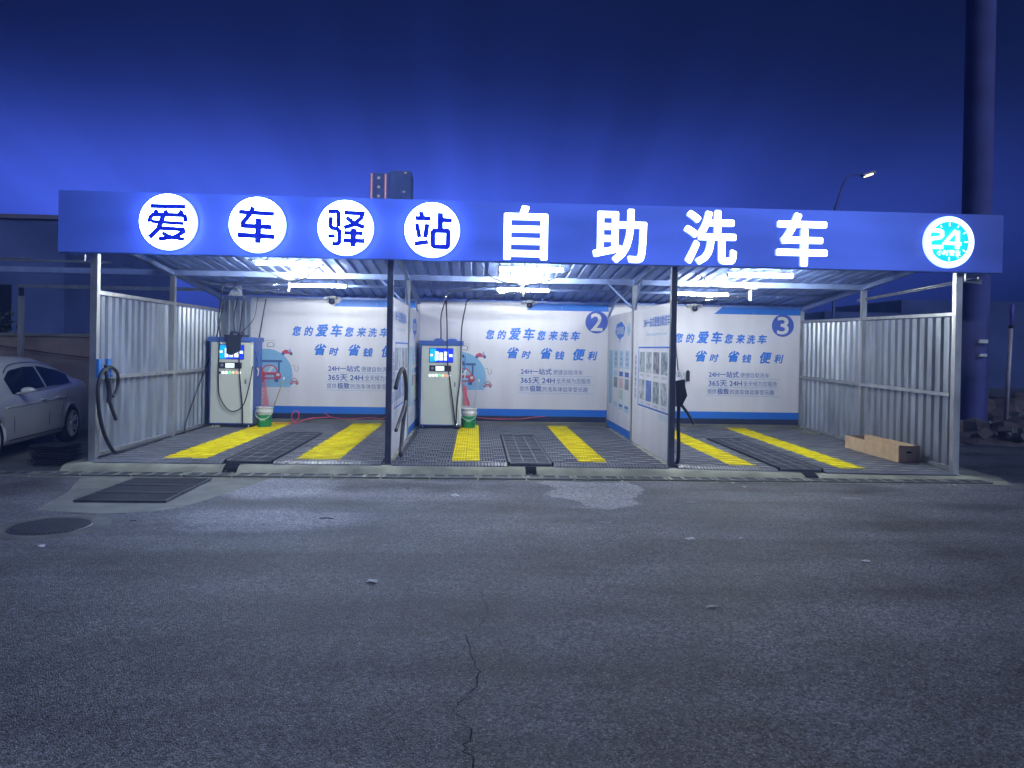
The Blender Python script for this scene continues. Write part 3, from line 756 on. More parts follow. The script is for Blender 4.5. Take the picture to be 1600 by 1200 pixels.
    stroke(m, [(mx-.05, 1.60), (mx-.05, 1.70), (mx+.12, 1.70), (mx+.12, 1.60)], .006, FF, grey_print, .001)
    stroke(m, [(mx-.03, 1.57), (mx-.03, 1.61), (mx+.0, 1.66), (mx+.07, 1.66), (mx+.10, 1.61), (mx+.10, 1.57), (mx-.03, 1.57)], .014, FF, grey_print, .001)
    m.build('small_icons', t)
    return t
navy2 = mat('bay number blue', (.05, .10, .48), .5, 0, .04, 3)
back_wall(0, .58, X1-.03, 'white printed back wall of the left bay behind the left kiosk')
back_wall(1, X1+.03, X2-.02, 'white printed back wall carrying the round number 2', '2')
back_wall(2, X2+.03, X3-.05, 'white printed back wall carrying the round number 3', '3')

# ------------------------------------------------------------------ lit sign
char_blue = mat('blue sign lettering', (.005, .02, .45), .5, 0, .05, 4, emit=(.002, .012, .55), es=.9)
def cs(pts, cx, cy, r): return [((x-cx)/r, -(y-cy)/r) for x, y in pts]
AI = [([(243,268),(578,268)], 30), ([(285,303),(308,345)], 30), ([(382,303),(396,345)], 30), ([(545,303),(522,345)], 30),
      ([(243,425),(238,405),(246,372),(272,350),(550,350),(572,362),(578,385),(576,415)], 28), ([(252,418),(562,432)], 24),
      ([(368,350),(345,425),(318,490),(235,575)], 32), ([(345,482),(555,488),(562,510),(480,562),(325,587)], 28), ([(358,525),(440,565),(572,585)], 26)]
CHE = [([(1085,322),(1425,335)], 30), ([(1222,270),(1205,325),(1128,425),(1130,455),(1400,463)], 32), ([(1275,380),(1272,622)], 40), ([(1075,545),(1433,555)], 34)]
YI = [([(395,483),(470,484),(482,500),(482,608)], 25), ([(420,528),(416,600),(430,620),(475,628),(490,645),(490,738),(475,750),(430,750)], 25), ([(397,690),(457,682)], 22),
      ([(525,492),(678,495),(668,530),(600,592),(525,615)], 25), ([(545,530),(610,580),(695,610)], 25), ([(527,658),(685,658)], 24), ([(520,721),(697,722)], 26), ([(606,620),(604,770)], 32)]
ZH = [([(1158,490),(1172,535)], 28), ([(1115,546),(1241,547)], 26), ([(1128,590),(1152,705)], 26), ([(1215,590),(1198,706)], 28), ([(1110,757),(1225,738)], 26),
      ([(1320,497),(1320,640)], 32), ([(1335,556),(1418,559)], 26), ([(1325,645),(1380,645),(1388,655),(1385,770),(1375,778),(1275,776),(1262,765),(1262,660),(1272,645),(1325,645)], 28)]
ord_ = ['leftmost', 'second', 'third', 'rightmost']
for k, (x, z, st, c) in enumerate(((1.03, 3.225, AI, (403, 415, 265)), (2.20, 3.215, CHE, (1258, 440, 262)), (3.37, 3.205, YI, (537, 613, 222)), (4.53, 3.205, ZH, (1253, 637, 220)))):
    t = thing('round_sign', 'round white lit disc with blue character, %s of the four discs' % ord_[k], 'sign', (x, -.15, z), 'round lit discs on the sign band')
    F = ((x, -.19, z), (1, 0, 0), (0, 0, 1), (0, -1, 0)); r = .362
    b = MB(); b.prism(disc_pts((0, 0), r, F, 64, 0), (0, -.04, 0), sign_white); b.build('disc_face', t)
    b = MB(); b.prism(disc_pts((0, 0), r+.012, F, 64, -.035), (0, -.04, 0), sign_rim); b.build('rim', t)
    b = MB()
    for i, (p, w) in enumerate(st): stroke(b, [(a*r, c_*r) for a, c_ in cs(p, *c)], w/c[2]*r*1.55, F, char_blue, .006+.0007*i, .041)
    b.build('character', t)
for ch, x, z, w, h, lab in (('自', 5.80, 3.195, .60, .74, 'glowing white character shaped like a tall ruled box, first of the four white ones'), ('助', 7.09, 3.185, .74, .74, 'glowing white character with a box left and hook right, second of the four white ones'),
                      ('洗', 8.345, 3.195, .74, .75, 'glowing white character with three water drops, third of the four white ones'), ('车', 9.63, 3.195, .72, .74, 'glowing white character with crossed bars, last of the four white ones')):
    t = thing('sign_letter', lab, 'sign letter', (x, -.15, z), 'glowing white characters on the sign band')
    b = MB(); F = ((x, -.16, z), (1, 0, 0), (0, 0, 1), (0, -1, 0)); text(b, ch, -w/2, w/2, -h/2, h/2, F, letter_white, .024, 0, .06); b.build('character', t, fix=False)
# 24 hour clock sign
x, z = 11.74, 3.215
t = thing('clock_sign', 'round cyan backlit clock sign reading 24 at the right end of the band', 'sign', (x, -.15, z))
F = ((x, -.19, z), (1, 0, 0), (0, 0, 1), (0, -1, 0)); r = .345
b = MB(); b.prism(disc_pts((.0, 0), r+.018, F, 64, -.035), (0, -.035, 0), sign_rim); b.build('rim', t)
ring_m = emis('lit white ring', (.72, .95, 1.0), 2.2)
b = MB(); b.prism(disc_pts((.0, 0), r, F, 64, .0), (0, -.03, 0), ring_m); b.build('ring', t)
b = MB(); b.prism(disc_pts((-.02, 0), r*.81, F, 64, .031), (0, -.008, 0), sign_cyan); b.build('dial', t)
b = MB()
for k in range(12):
    if 6 < k < 11: continue
    a = R(90-30*k); r0, r1 = (.225, .26) if k % 3 else (.215, .265); w = .014
    c0 = Vector((-.02+math.cos(a)*r0, math.sin(a)*r0)); c1 = Vector((-.02+math.cos(a)*r1, math.sin(a)*r1))
    b = MB(); stroke(b, [tuple(c0), tuple(c1)], w, F, ring_m, .004, .040); b.build('tick_mark', t)
b = MB(); F3 = ((x, -.232, z), (1, 0, 0), (0, 0, 1), (0, -1, 0))
Q = lambda pts: [((px-895)*.001545, (787-py)*.001545) for px, py in pts]
stroke(b, Q([(682,690),(780,690),(806,703),(808,735),(790,752),(712,765),(690,785),(685,838)]), .052, F3, ring_m, .02); stroke(b, Q([(680,838),(818,838)]), .052, F3, ring_m, .021)
stroke(b, Q([(935,688),(835,800),(985,806)]), .046, F3, ring_m, .02); stroke(b, Q([(952,690),(952,852)]), .052, F3, ring_m, .021)
b.build('numerals', t, fix=False)
b = MB(); text(b, '小时营业', -.20, .14, -.195, -.115, F3, ring_m, .03); b.prism([(x-.33, -.232, z-.19), (x-.27, -.232, z-.19), (x-.27, -.232, z-.12), (x-.33, -.232, z-.12)], (0, -.012, 0), ring_m); b.build('small_lettering', t, fix=False)

# ------------------------------------------------------------------ tube lights
TL = [(1.68, 2.74, 1.5, 2.885, 'front tube light under the roof of the left bay'), (1.75, 2.79, 3.45, 2.70, 'rear tube light under the roof of the left bay'),
      (5.48, 6.53, 1.5, 2.875, 'front tube light under the roof of the middle bay'), (5.50, 6.50, 3.45, 2.70, 'rear tube light under the roof of the middle bay'),
      (9.16, 10.25, 1.5, 2.865, 'front tube light under the roof of the right bay'), (8.85, 9.85, 3.45, 2.69, 'rear tube light under the roof of the right bay')]
for a, c, y, z, lab in TL:
    t = thing('tube_light', 'glowing white '+lab, 'tube light', ((a+c)/2, y, z), 'tube lights under the roof')
    b = MB(); b.tube([(a+.03, y, z-.005), (c-.03, y, z-.005)], .022, tube_on if y < 2 else tube_rear, 12, False); b.build('tube', t)
    b = MB(); b.box(a, c, y-.075, y+.075, z+.026, z+.045, white_plastic); b.box(a, a+.03, y-.03, y+.03, z-.03, z+.0195, white_plastic); b.box(c-.03, c, y-.03, y+.03, z-.03, z+.0195, white_plastic); b.build('housing', t)  # top plate widened into an added hood that keeps tube light off the roof
    for u in (a+.2, c-.2): b = MB(); b.box(u-.006, u+.006, y-.006, y+.006, z+.0455, zroof(y), steel_dk); b.build('hanger', t)

# ceiling cables
for i, (pts, lab) in enumerate((([(1.55, 1.6, 2.95), (1.85, 2.3, 2.74), (2.05, 2.60, 2.70), (2.35, 2.2, 2.76), (2.62, 1.7, 2.86)], 'black cable sagging between the tube lights of the left bay'),
                                ([(5.22, 1.6, 2.93), (5.40, 2.0, 2.78), (5.75, 2.4, 2.72), (6.1, 2.4, 2.72), (6.45, 2.0, 2.80), (6.66, 1.6, 2.90)], 'black cable sagging between the tube lights of the middle bay'),
                                ([(8.7, 1.7, 2.9), (9.0, 2.2, 2.86), (9.15, 2.4, 2.76), (9.6, 2.5, 2.73), (9.95, 2.58, 2.72)], 'black cable sagging between the tube lights of the right bay'))):
    b = MB(); b.tube(pts, .009, black_rubber, 6); tag(b.build('cable'), lab, 'cable', 'cables under the roof')
b = MB(); b.tube([(-.9, 2.64, 2.88), (.0, 2.9, 2.75), (.9, 3.6, 2.63), (2.0, 4.6, 2.6)], .007, steel_dk, 6); tag(b.build('cable'), 'pale thin cable strung from the left beam into the left bay', 'cable')

# swing arms with hub, hung from the middle beam
def swing_arm(hx, arms, label):
    hz = zroof(YM)-.16
    t = thing('swing_arm', label, 'swing arm', (hx, YM, hz), 'overhead swing arms')
    b = MB(); b.box(hx-.09, hx+.09, YM-.07, YM+.07, hz-.012, hz, white_plastic); b.tube([(hx, YM, hz-.013), (hx, YM, hz-.22)], .026, white_plastic, 12, False); b.build('hub', t)
    for e, zt in arms:
        b = MB(); b.tube([(hx, YM, hz-.06-zt), ((hx+e[0])/2, (YM+e[1])/2, (hz-.06-zt+e[2])/2+.04), e], .013, chrome, 8)
        b.tube([(hx-.2*(1 if e[0] < hx else -1), YM+.1, hz-.09-zt), e], .009, chrome, 6, False)
        b.tube([e, (e[0]-.05, e[1], e[2]-.05), (e[0]-.06, e[1], e[2]-.12)], .018, chrome, 8); b.build('arm', t)
swing_arm(1.94, [((.66, 3.3, 2.69), 0), ((.86, 3.9, 2.54), .1)], 'chrome swing arms hung under the roof of the left bay')
swing_arm(5.95, [((4.66, 3.1, 2.62), 0), ((5.0, 3.9, 2.53), .1)], 'chrome swing arms hung under the roof of the middle bay')
swing_arm(9.95, [((9.05, 4.1, 2.58), .08)], 'chrome swing arm hung under the roof of the right bay')
# crumpled foil bag hanging on the left bay arm
b = MB(); b.add([(.58, 3.7, 2.50), (.84, 3.7, 2.50), (.80, 3.78, 2.70), (.70, 3.72, 2.78), (.66, 3.82, 2.52), (.78, 3.64, 2.58)], [(0, 5, 3), (5, 1, 2), (5, 2, 3), (0, 3, 4), (4, 3, 2), (4, 2, 1), (0, 4, 1), (0, 1, 5)], mat('crumpled clear film', (.45, .5, .62), .25, .3, .3, 20))
tag(b.build('plastic_bag'), 'crumpled clear plastic bag tied near the ceiling above the left kiosk', 'plastic bag')

# cameras on the rear beam
for k, x in enumerate((2.22, 6.23, 9.66)):
    t = thing('security_camera', 'dark dome camera between two small white lamps on the back beam %s' % ['of the left bay', 'of the middle bay', 'of the right bay'][k], 'camera', (x, 5.05, 2.6), 'dome cameras on the back beam')
    b = MB(); b.box(x-.05, x+.05, 5.08, 5.16, 2.56, 2.62, white_plastic); b.box(x-.13, x+.13, 5.04, 5.079, 2.585, 2.605, white_plastic); b.build('bracket', t)
    for s in (-1, 1): b = MB(); b.lathe([(0, 0), (.018, .0), (.038, .05), (.038, .07), (0, .07)], (x+s*.135, 4.985, 2.57), white_plastic, 12, 'y'); b.build('lamp', t)
    b = MB(); b.lathe([(0, .11), (.05, .11), (.062, .07), (.062, .04), (.045, .01), (0, -.005)], (x, 5.0, 2.45), black_plastic, 16); b.build('dome', t)

# ------------------------------------------------------------------ kiosks
def kiosk(x0, y0, label, cap):
    x1 = x0+.745; y1 = y0+.62; z0 = .045
    t = thing('wash_kiosk', label, 'wash kiosk', (x0, y0, z0), 'self-service wash kiosks')
    b = MB(); b.box(x0-.03, x1+.03, y0+.012, y1, z0+.05, 1.66, kiosk_blue); b.build('body', t)
    b = MB(); b.box(x0, x1, y0-.012, y0+.0118, z0+.075, 1.645, kiosk_white)
    b.prism([(x1, y0+.0118, z0+.075), (x1, y0-.012, z0+.075), (x1+.035, y0+.0118, z0+.075)], (0, 0, 1.57-z0+.045), kiosk_white); b.build('front_panel', t)
    b = MB(); zt = 1.66
    b.prism([(x0-.06, y0-.03, zt), (x1+.05, y0-.03, zt), (x1+.065, y0+.02, zt), (x1+.065, y1, zt), (x0-.06, y1, zt)], (0, 0, .085), kiosk_blue); b.build('top_cap', t)
    b = MB(); b.box(x0-.01, x1+.02, y0+.02, y1-.02, 0.0+z0-.002, z0+.05, black_plastic)
    for u in (x0+.04, x1-.04): b.lathe([(.0, .0), (.02, 0), (.02, .045), (0, .045)], (u, y0+.03, z0-.003), chrome, 10)
    b.build('base', t)
    # screen
    sx0, sx1, sz0, sz1 = x0+.16, x0+.60, 1.335, 1.59; yf = y0-.0125
    b = MB(); b.box(sx0-.012, sx1+.012, yf-.006, yf, sz0-.012, sz1+.012, black_plastic); b.build('screen_bezel', t)
    b = MB(); mid = sx0+.12
    b.box(sx0, mid, yf-.009, yf-.0062, sz0, sz1, SC[0]); b.box(mid, sx1, yf-.009, yf-.0062, sz0, sz1, SC[1]); o = b.build('screen', t)
    b = MB()
    for u, w, za, zb in ((.10, .065, .03, .115), (.10, .065, .125, .20), (.185, .065, .03, .08), (.185, .065, .09, .145), (.185, .065, .155, .18), (.275, .075, .03, .10), (.275, .075, .11, .20), (.005, .05, .11, .15), (.375, .06, .10, .15)):
        b.box(sx0+u, sx0+u+w, yf-.012, yf-.0095, sz0+za, sz0+zb, SC[2])
    b.build('screen_tiles', t)
    b = MB(); b.box(x0+.155, x0+.575, yf-.012, yf, 1.15, 1.265, black_plastic); b.build('control_strip', t)
    b = MB(); b.box(x0+.275, x0+.44, yf-.015, yf-.0125, 1.165, 1.25, SC[3]); b.build('display', t)
    b = MB(); b.box(x0+.185, x0+.235, yf-.015, yf-.0125, 1.185, 1.235, grey_print); b.build('card_reader', t)
    for i in range(7):
        mt = [SC[4], SC[4], SC[4], SC[5], SC[7], SC[6], SC[4]][i]
        if cap and i == 0: mt = black_plastic
        b = MB(); b.lathe([(0, -.018), (.020, -.018), (.024, -.010), (.024, 0)], (x0+.165+i*.062, yf, 1.07), mt, 14, 'y'); b.build('button', t)
    b = MB(); b.box(x0+.635, x0+.665, yf-.012, yf, .86, .95, steel_dk); b.build('lock', t)
    # fittings on the right side: nozzle holders
    b = MB()
    for (yy, zz) in ((y0+.12, 1.45), (y0+.2, 1.32), (y0+.15, 1.15)):
        b.box(x1+.031, x1+.07, yy-.02, yy+.02, zz-.03, zz+.03, chrome); b.tube([(x1+.07, yy, zz), (x1+.10, yy-.02, zz-.02), (x1+.09, yy-.03, zz-.14)], .012, white_plastic if zz < 1.3 else blue_tape, 8)
    b.build('nozzle_holder', t)
    return t
kiosk(.165, 4.06, 'white and blue wash kiosk with lit screen and black top cover, left bay', True)
kiosk(4.10, 4.26, 'white and blue wash kiosk with lit screen in bay 2', False)
# black cover draped over the first kiosk's screen
b = MB(); random.seed(3)
b.prism([(.44, 4.025, 1.75), (.74, 4.025, 1.75), (.725, 4.025, 1.62), (.73, 4.025, 1.49), (.66, 4.025, 1.455), (.56, 4.025, 1.40), (.47, 4.025, 1.43), (.47, 4.025, 1.60)], (0, -.05, 0), black_plastic)
b.prism([(.42, 4.0, 1.747), (.76, 4.0, 1.747), (.80, 4.3, 1.747), (.42, 4.3, 1.747)], (.0, 0, .04), black_plastic)
b.lathe([(0, .06), (.05, .055), (.085, .02), (.09, -.03)], (.58, 4.08, 1.80), black_plastic, 12); b.lathe([(0, .05), (.04, .045), (.07, .01), (.07, -.03)], (.70, 4.1, 1.79), black_plastic, 12)
tag(b.build('plastic_cover'), 'crumpled black plastic cover hanging over the screen of the left kiosk', 'plastic cover')
for k, x in enumerate((4.42, 4.68)):
    b = MB(); b.lathe([(0, .05), (.06, .045), (.10, .02), (.105, -.0)], (x, 4.5, 1.746), kiosk_blue, 16); tag(b.build('dome_cap'), ['left', 'right'][k]+' of the two round caps on top of the bay 2 kiosk', 'cap', 'round caps on the bay 2 kiosk')

# ------------------------------------------------------------------ hoses
def hose(pts, r, label, name='hose', mt=black_rubber, group=None, rad=None):
    b = MB(); b.tube(pts, r, mt, 8, rad=rad); return tag(b.build(name), label, 'hose', group)
H = 'thin hoses of the kiosks'
hose([(.60, 3.3, 2.57), (.40, 3.75, 2.1), (.36, 3.95, 1.72), (.33, 4.0, 1.5), (.32, 4.0, 1.0), (.36, 3.99, .62), (.55, 3.98, .36), (.78, 3.98, .44), (.90, 4.0, .85), (.95, 4.02, 1.2)], .011, 'thin black hose looping in a deep U across the front of the left kiosk', group=H)
hose([(.80, 3.9, 2.42), (.72, 3.98, 1.9), (.70, 3.99, 1.45), (.73, 3.99, .9), (.78, 3.98, .45), (.79, 3.97, .08)], .012, 'thin black hose falling straight down the front of the left kiosk to the floor', group=H)
hose([(.60, 4.2, 2.5), (.52, 4.25, 2.1), (.55, 4.22, 1.80)], .012, 'short black hose from the roof to the top of the left kiosk', group=H)
hose([(1.0, 4.1, 2.5), (.92, 4.15, 2.1), (.68, 4.15, 1.82)], .007, 'very thin black line slanting from the arm to the left kiosk', group=H)
hose([(1.02, 4.6, 2.5), (.97, 4.55, 2.1), (.93, 4.5, 1.75)], .014, 'black hose hanging behind the right edge of the left kiosk top', group=H)
hose([(.10, 4.9, 2.4), (.07, 4.5, 1.6), (.06, 3.8, .9), (.06, 3.2, .3), (.12, 2.9, .06)], .012, 'black hose trailing down the left fence beside the left kiosk', group=H)
hose([(4.60, 3.1, 2.5), (4.50, 3.5, 2.2), (4.47, 4.2, 1.9), (4.46, 4.4, 1.79)], .012, 'black hose from the swing arm down to the left cap on the bay 2 kiosk', group=H)
hose([(4.60, 3.1, 2.48), (4.60, 3.8, 2.0), (4.60, 4.2, 1.4), (4.66, 4.2, .95), (4.74, 4.19, .4), (4.78, 4.18, .06)], .013, 'black hose falling from the arm across the front of the bay 2 kiosk', group=H)
hose([(4.94, 3.9, 2.40), (4.87, 4.1, 2.0), (4.86, 4.15, 1.4), (4.85, 4.17, 1.0), (4.80, 4.17, .5), (4.79, 4.17, .1)], .013, 'black hose hanging down the right edge of the bay 2 kiosk', group=H)
hose([(9.0, 4.1, 2.46), (8.75, 3.2, 2.3), (8.4, 1.8, 2.0), (8.2, .9, 1.6), (8.13, .5, 1.25)], .012, 'black hose drooping from the bay 3 arm to the gun on the second partition', group=H)
# vacuum hoses
hose([(.10, .06, 1.24), (.10, -.04, 1.15), (.10, -.10, .95), (.10, -.05, .65), (.10, .10, .35), (.11, .30, .12), (.13, .45, .06), (.11, 1.2, .055), (.10, 2.0, .05)], .026, 'thick black vacuum hose hanging off the left fence and running along its foot', group='thick vacuum hoses')
b = MB()
b.tube([(.10, .05, 1.22), (.12, .20, 1.27), (.13, .38, 1.18), (.12, .42, 1.0), (.12, .30, .86), (.11, .18, .95), (.10, .13, 1.15), (.10, .10, 1.30)], .024, black_rubber, 8)
b.tube([(.12, .14, 1.12), (.13, .16, .92), (.13, .15, .78)], .034, black_plastic, 8)
b.tube([(.13, .16, .80), (.14, .24, .66), (.14, .34, .53)], .026, black_plastic, 8)
tag(b.build('vacuum_nozzle'), 'black vacuum nozzle and coiled hose end hung on the left fence', 'vacuum nozzle')
for k, y in enumerate((.0, .26)):
    b = MB(); b.box(.045, .085, y-.055 if k else y-.05, y+.045, 1.13, 1.38, blue_tape); b.box(.0855, .12, y-.02, y+.02, 1.13, 1.16, blue_tape)
    tag(b.build('hose_hook'), ['blue plastic hose hook strapped to the front left post', 'blue plastic hose hook on the left fence, just behind the post'][k], 'hook', 'blue hose hooks')
xq = X1+.085
hose([(xq+.02, -.12, 1.05), (xq+.04, .10, 1.22), (xq+.06, .45, 1.30), (xq+.07, .80, 1.12), (xq+.07, .90, .85), (xq+.05, .75, .5), (xq+.05, .5, .2), (xq+.06, .35, .07), (xq+.05, 1.2, .055), (xq+.05, 2.2, .055), (xq+.03, 3.6, .055)], .030, 'thick black vacuum hose arching on the first partition and down to the floor', group='thick vacuum hoses')
b = MB(); b.tube([(xq+.07, .85, .80), (xq+.05, .40, .62), (xq+.02, .0, .46)], .026, black_plastic, 8); tag(b.build('vacuum_nozzle'), 'straight black vacuum wand held against the first partition', 'vacuum nozzle')
b = MB()
x = X2+.12
b.prism([(x-.07, .0, 1.20), (x+.06, .0, 1.23), (x+.07, .0, 1.12), (x+.10, .0, 1.0), (x+.05, .0, .90), (x+.02, .0, .84), (x-.05, .0, .84)], (0, .10, 0), black_plastic)
b.tube([(x+.02, .05, .88), (x+.12, .02, .74), (x+.20, .0, .60)], .022, black_plastic, 8)
tag(b.build('vacuum_nozzle'), 'black vacuum nozzle hung on the bay 3 side of the second partition post', 'vacuum nozzle')
hose([(x, .06, .88), (x-.01, .05, .6), (x, .04, .3), (x-.01, .06, .05), (x-.05, .3, -.0)], .026, 'thick black vacuum hose dropping behind the second partition front post', group='thick vacuum hoses')
b = MB()
for k in range(5): b.tube([(x-.02+.02*k, .1, 1.2), (x+.03*k-.03, .15, 1.32+.03*(k % 2)), (x+.05, .15, 1.28-.02*k)], .004, chrome, 6)
tag(b.build('wire_bundle'), 'loose pale wires above the vacuum nozzle on the second partition post', 'wires')
b = MB(); b.prism([(9.53, 5.13, 1.0), (9.60, 5.13, 1.0), (9.60, 5.13, 1.20), (9.565, 5.13, 1.235), (9.53, 5.13, 1.20)], (0, -.05, 0), black_plastic); b.box(9.30, 9.529, 5.10, 5.115, .99, 1.0, steel_dk)
tag(b.build('wall_hook'), 'small dark upright hook on the back wall of bay 3', 'hook')
# red spiral hoses
def spiral(x, y, z0, z1, label):
    n = 17; pts = []
    for i in range(n*10+1):
        a = i/10*2*math.pi; f = i/(n*10); r = .035+.028*(1-f)+.008*math.sin(f*9)
        pts.append((x+r*math.cos(a)+.05*(1-f), y+r*math.sin(a), z0+(z1-z0)*f))
    b = MB(); b.tube(pts, .0065, red_plastic, 5, False); b.tube([(x, y, z1), (x-.06, y-.05, z1+.1), (x-.08, y-.02, z1+.2)], .008, red_plastic, 6)
    tag(b.build('spiral_hose'), label, 'hose', 'red spiral air hoses')
spiral(1.06, 4.35, .40, 1.10, 'red spiral air hose hanging down the side of the left kiosk')
spiral(4.93, 4.42, .48, .86, 'red spiral air hose bunched beside the bay 2 kiosk')
hose([(1.2, 4.75, .06), (1.45, 4.7, .05), (1.62, 4.78, .12), (1.64, 4.8, .27), (1.56, 4.82, .30), (1.50, 4.8, .18), (1.58, 4.85, .06), (1.8, 5.05, .13), (2.2, 5.05, .16)], .008, 'pink red hose looping up off the floor beside the left bucket', mt=red_plastic)
hose([(2.1, 5.07, .25), (2.25, 5.07, .16), (2.6, 5.07, .13), (3.0, 5.07, .16), (3.25, 5.07, .14), (3.4, 5.07, .24)], .006, 'thin red hose sagging along the foot of the left bay back wall', mt=red_plastic)
hose([(5.1, 5.05, .20), (5.5, 5.06, .17), (6.0, 5.06, .17), (6.35, 5.07, .21), (6.6, 5.1, .23)], .006, 'thin pink hose lying along the foot of the bay 2 back wall', mt=red_plastic)

# ------------------------------------------------------------------ buckets with brushes
def bucket(x, y, label, lab2, bx):
    z = .045
    t = thing('bucket', label, 'bucket', (x, y, z), 'green and white buckets')
    b = MB(); b.lathe([(0, 0), (.125, 0), (.13, .01), (.142, .24)], (x, y, z), green_plastic, 28); b.build('body', t)
    b = MB(); b.lathe([(.1422, .24), (.148, .26), (.158, .27), (.158, .30), (.152, .31), (.152, .355), (.160, .36), (.160, .375), (.146, .375), (.143, .25), (.125, .02), (0, .02)], (x, y, z), white_plastic, 28); b.build('rim', t)
    b = MB(); b.tube([(x+.16*math.cos(R(a)), y-.02-.10*abs(math.sin(R(a)))-.03, z+.31-.16*abs(math.sin(R(a)))) for a in range(180, 361, 20)], .006, white_plastic, 6); b.build('handle', t)
    b = MB()
    F = ((x, y-.1375, z), (1, 0, 0), (0, 0, 1), (0, -1, 0)); 
    for zz in (.12, .15): b.prism([(x-.05, y-.139, z+zz), (x+.05, y-.139, z+zz), (x+.05, y-.139, z+zz+.012), (x-.05, y-.139, z+zz+.012)], (0, -.004, 0), mat('pale green print', (.38, .55, .42)))
    b.build('label_print', t)
    b = MB(); b.tube([(x+bx*.2, y, z+.06), (x+bx, y+.25, .98)], .011, wood if bx > .2 else steel, 8, False); b.box(x+bx*.2-.05, x+bx*.2+.05, y-.03, y+.03, z+.03, z+.08, black_plastic)
    b.tube([(x+bx*.96, y+.24, .93), (x+bx, y+.25, .985)], .016, white_plastic, 8, False)
    tag(b.build('brush'), lab2, 'brush', 'long handled brushes')
bucket(1.13, 4.22, 'green bucket with white rim beside the left kiosk', 'long handled brush standing in the left bucket', .30)
bucket(5.03, 4.52, 'green bucket with white rim beside the bay 2 kiosk', 'long handled brush standing in the bay 2 bucket', .19)
# kiosk foot valve
b = MB(); b.box(4.74, 4.86, 4.14, 4.24, .045, .10, black_plastic); b.lathe([(.012, 0), (.012, .07), (0, .07)], (4.80, 4.15, .10), chrome, 8); tag(b.build('floor_valve'), 'small black floor valve at the foot of the bay 2 kiosk', 'valve')

# ------------------------------------------------------------------ cardboard box
def cardboard():
    A = Vector((11.56, .66, 0)); ux = Vector((.0, 1, 0)).normalized(); uy = Vector((1, .0, 0)).normalized(); L_, W_, H_ = 1.66, .34, .23
    t = thing('cardboard_box', 'long open brown cardboard box on the tile floor of bay 3 by the right fence', 'box', (A.x, A.y, .0))
    z0 = g(11.6, .9)+.048; Z = Vector((0, 0, 1)); th = .008
    def wall(p, d, h, nrm, mt, nm, bend=0):
        b = MB(); b.add([p+Z*z0, p+d+Z*z0, p+d+Z*(z0+h), p+d*.5+Z*(z0+h+bend)+nrm*0, p+Z*(z0+h)], [(0, 1, 2, 3, 4)], mt)
        b.add([v+nrm*th for v in [p+Z*z0, p+d+Z*z0, p+d+Z*(z0+h), p+d*.5+Z*(z0+h+bend), p+Z*(z0+h)]], [(4, 3, 2, 1, 0)], mt)
        k = len(b.v)-10; 
        for a, c in ((0, 1), (1, 2), (2, 3), (3, 4), (4, 0)): b.f.append([a, c, c+5, a+5]); b.mi.append(0); b.smooth.append(False)
        b.build(nm, t)
    wall(A, ux*L_, H_, uy, card, 'side_panel', -.012)
    wall(A+uy*W_, ux*L_, H_+.02, -uy, card, 'side_panel', .004)
    wall(A+uy*.009, uy*(W_-.018), H_+.03, ux, card_dk, 'end_panel', -.01)
    wall(A+ux*L_+uy*.009, uy*(W_-.018), H_-.004, -ux, card_dk, 'end_panel', 0)
    b = MB(); b.poly([A+Z*(z0+.004)+uy*.01, A+uy*(W_-.01)+Z*(z0+.004), A+uy*(W_-.01)+ux*L_+Z*(z0+.004), A+ux*L_+uy*.01+Z*(z0+.004)], card); b.build('bottom', t)
    b = MB(); c = A+uy*W_*.48+Z*(z0+.155)-ux*.002; b.prism([c+uy*.045*math.cos(R(a))+Z*.014*math.sin(R(a)) for a in range(0, 360, 30)], -ux*.002, void); b.build('hand_hole', t)
cardboard()

# ------------------------------------------------------------------ stack of spare tiles by the left post
random.seed(5)
zz = RZ+.008
for k in range(9):
    b = MB(); dx, dy, an = random.uniform(-.035, .035), random.uniform(-.03, .03), random.uniform(-.1, .1)
    c = Vector((-.62+dx, .26+dy, zz+.018)); u = Vector((math.cos(an), math.sin(an), 0)); v = Vector((-u.y, u.x, 0))
    b.obox(c, u*.24, v*.21, Vector((0, 0, .006)), tile_under)
    for i in range(-4, 5): b.obox(c+u*.05*i-Vector((0, 0, .012)), u*.006, v*.205, Vector((0, 0, .0058)), tile_under)
    for j in range(5): b.obox(c+v*.21+u*(-.2+.1*j)+v*.008, u*.02, v*.008, Vector((0, 0, .005)), tile_under)
    tag(b.build('floor_tile'), 'loose black floor tile, %s from the bottom of the stack left of the front left post' % ['first', 'second', 'third', 'fourth', 'fifth', 'sixth', 'seventh', 'eighth', 'ninth'][k], 'floor tile', 'stack of spare floor tiles')
    zz += .0325

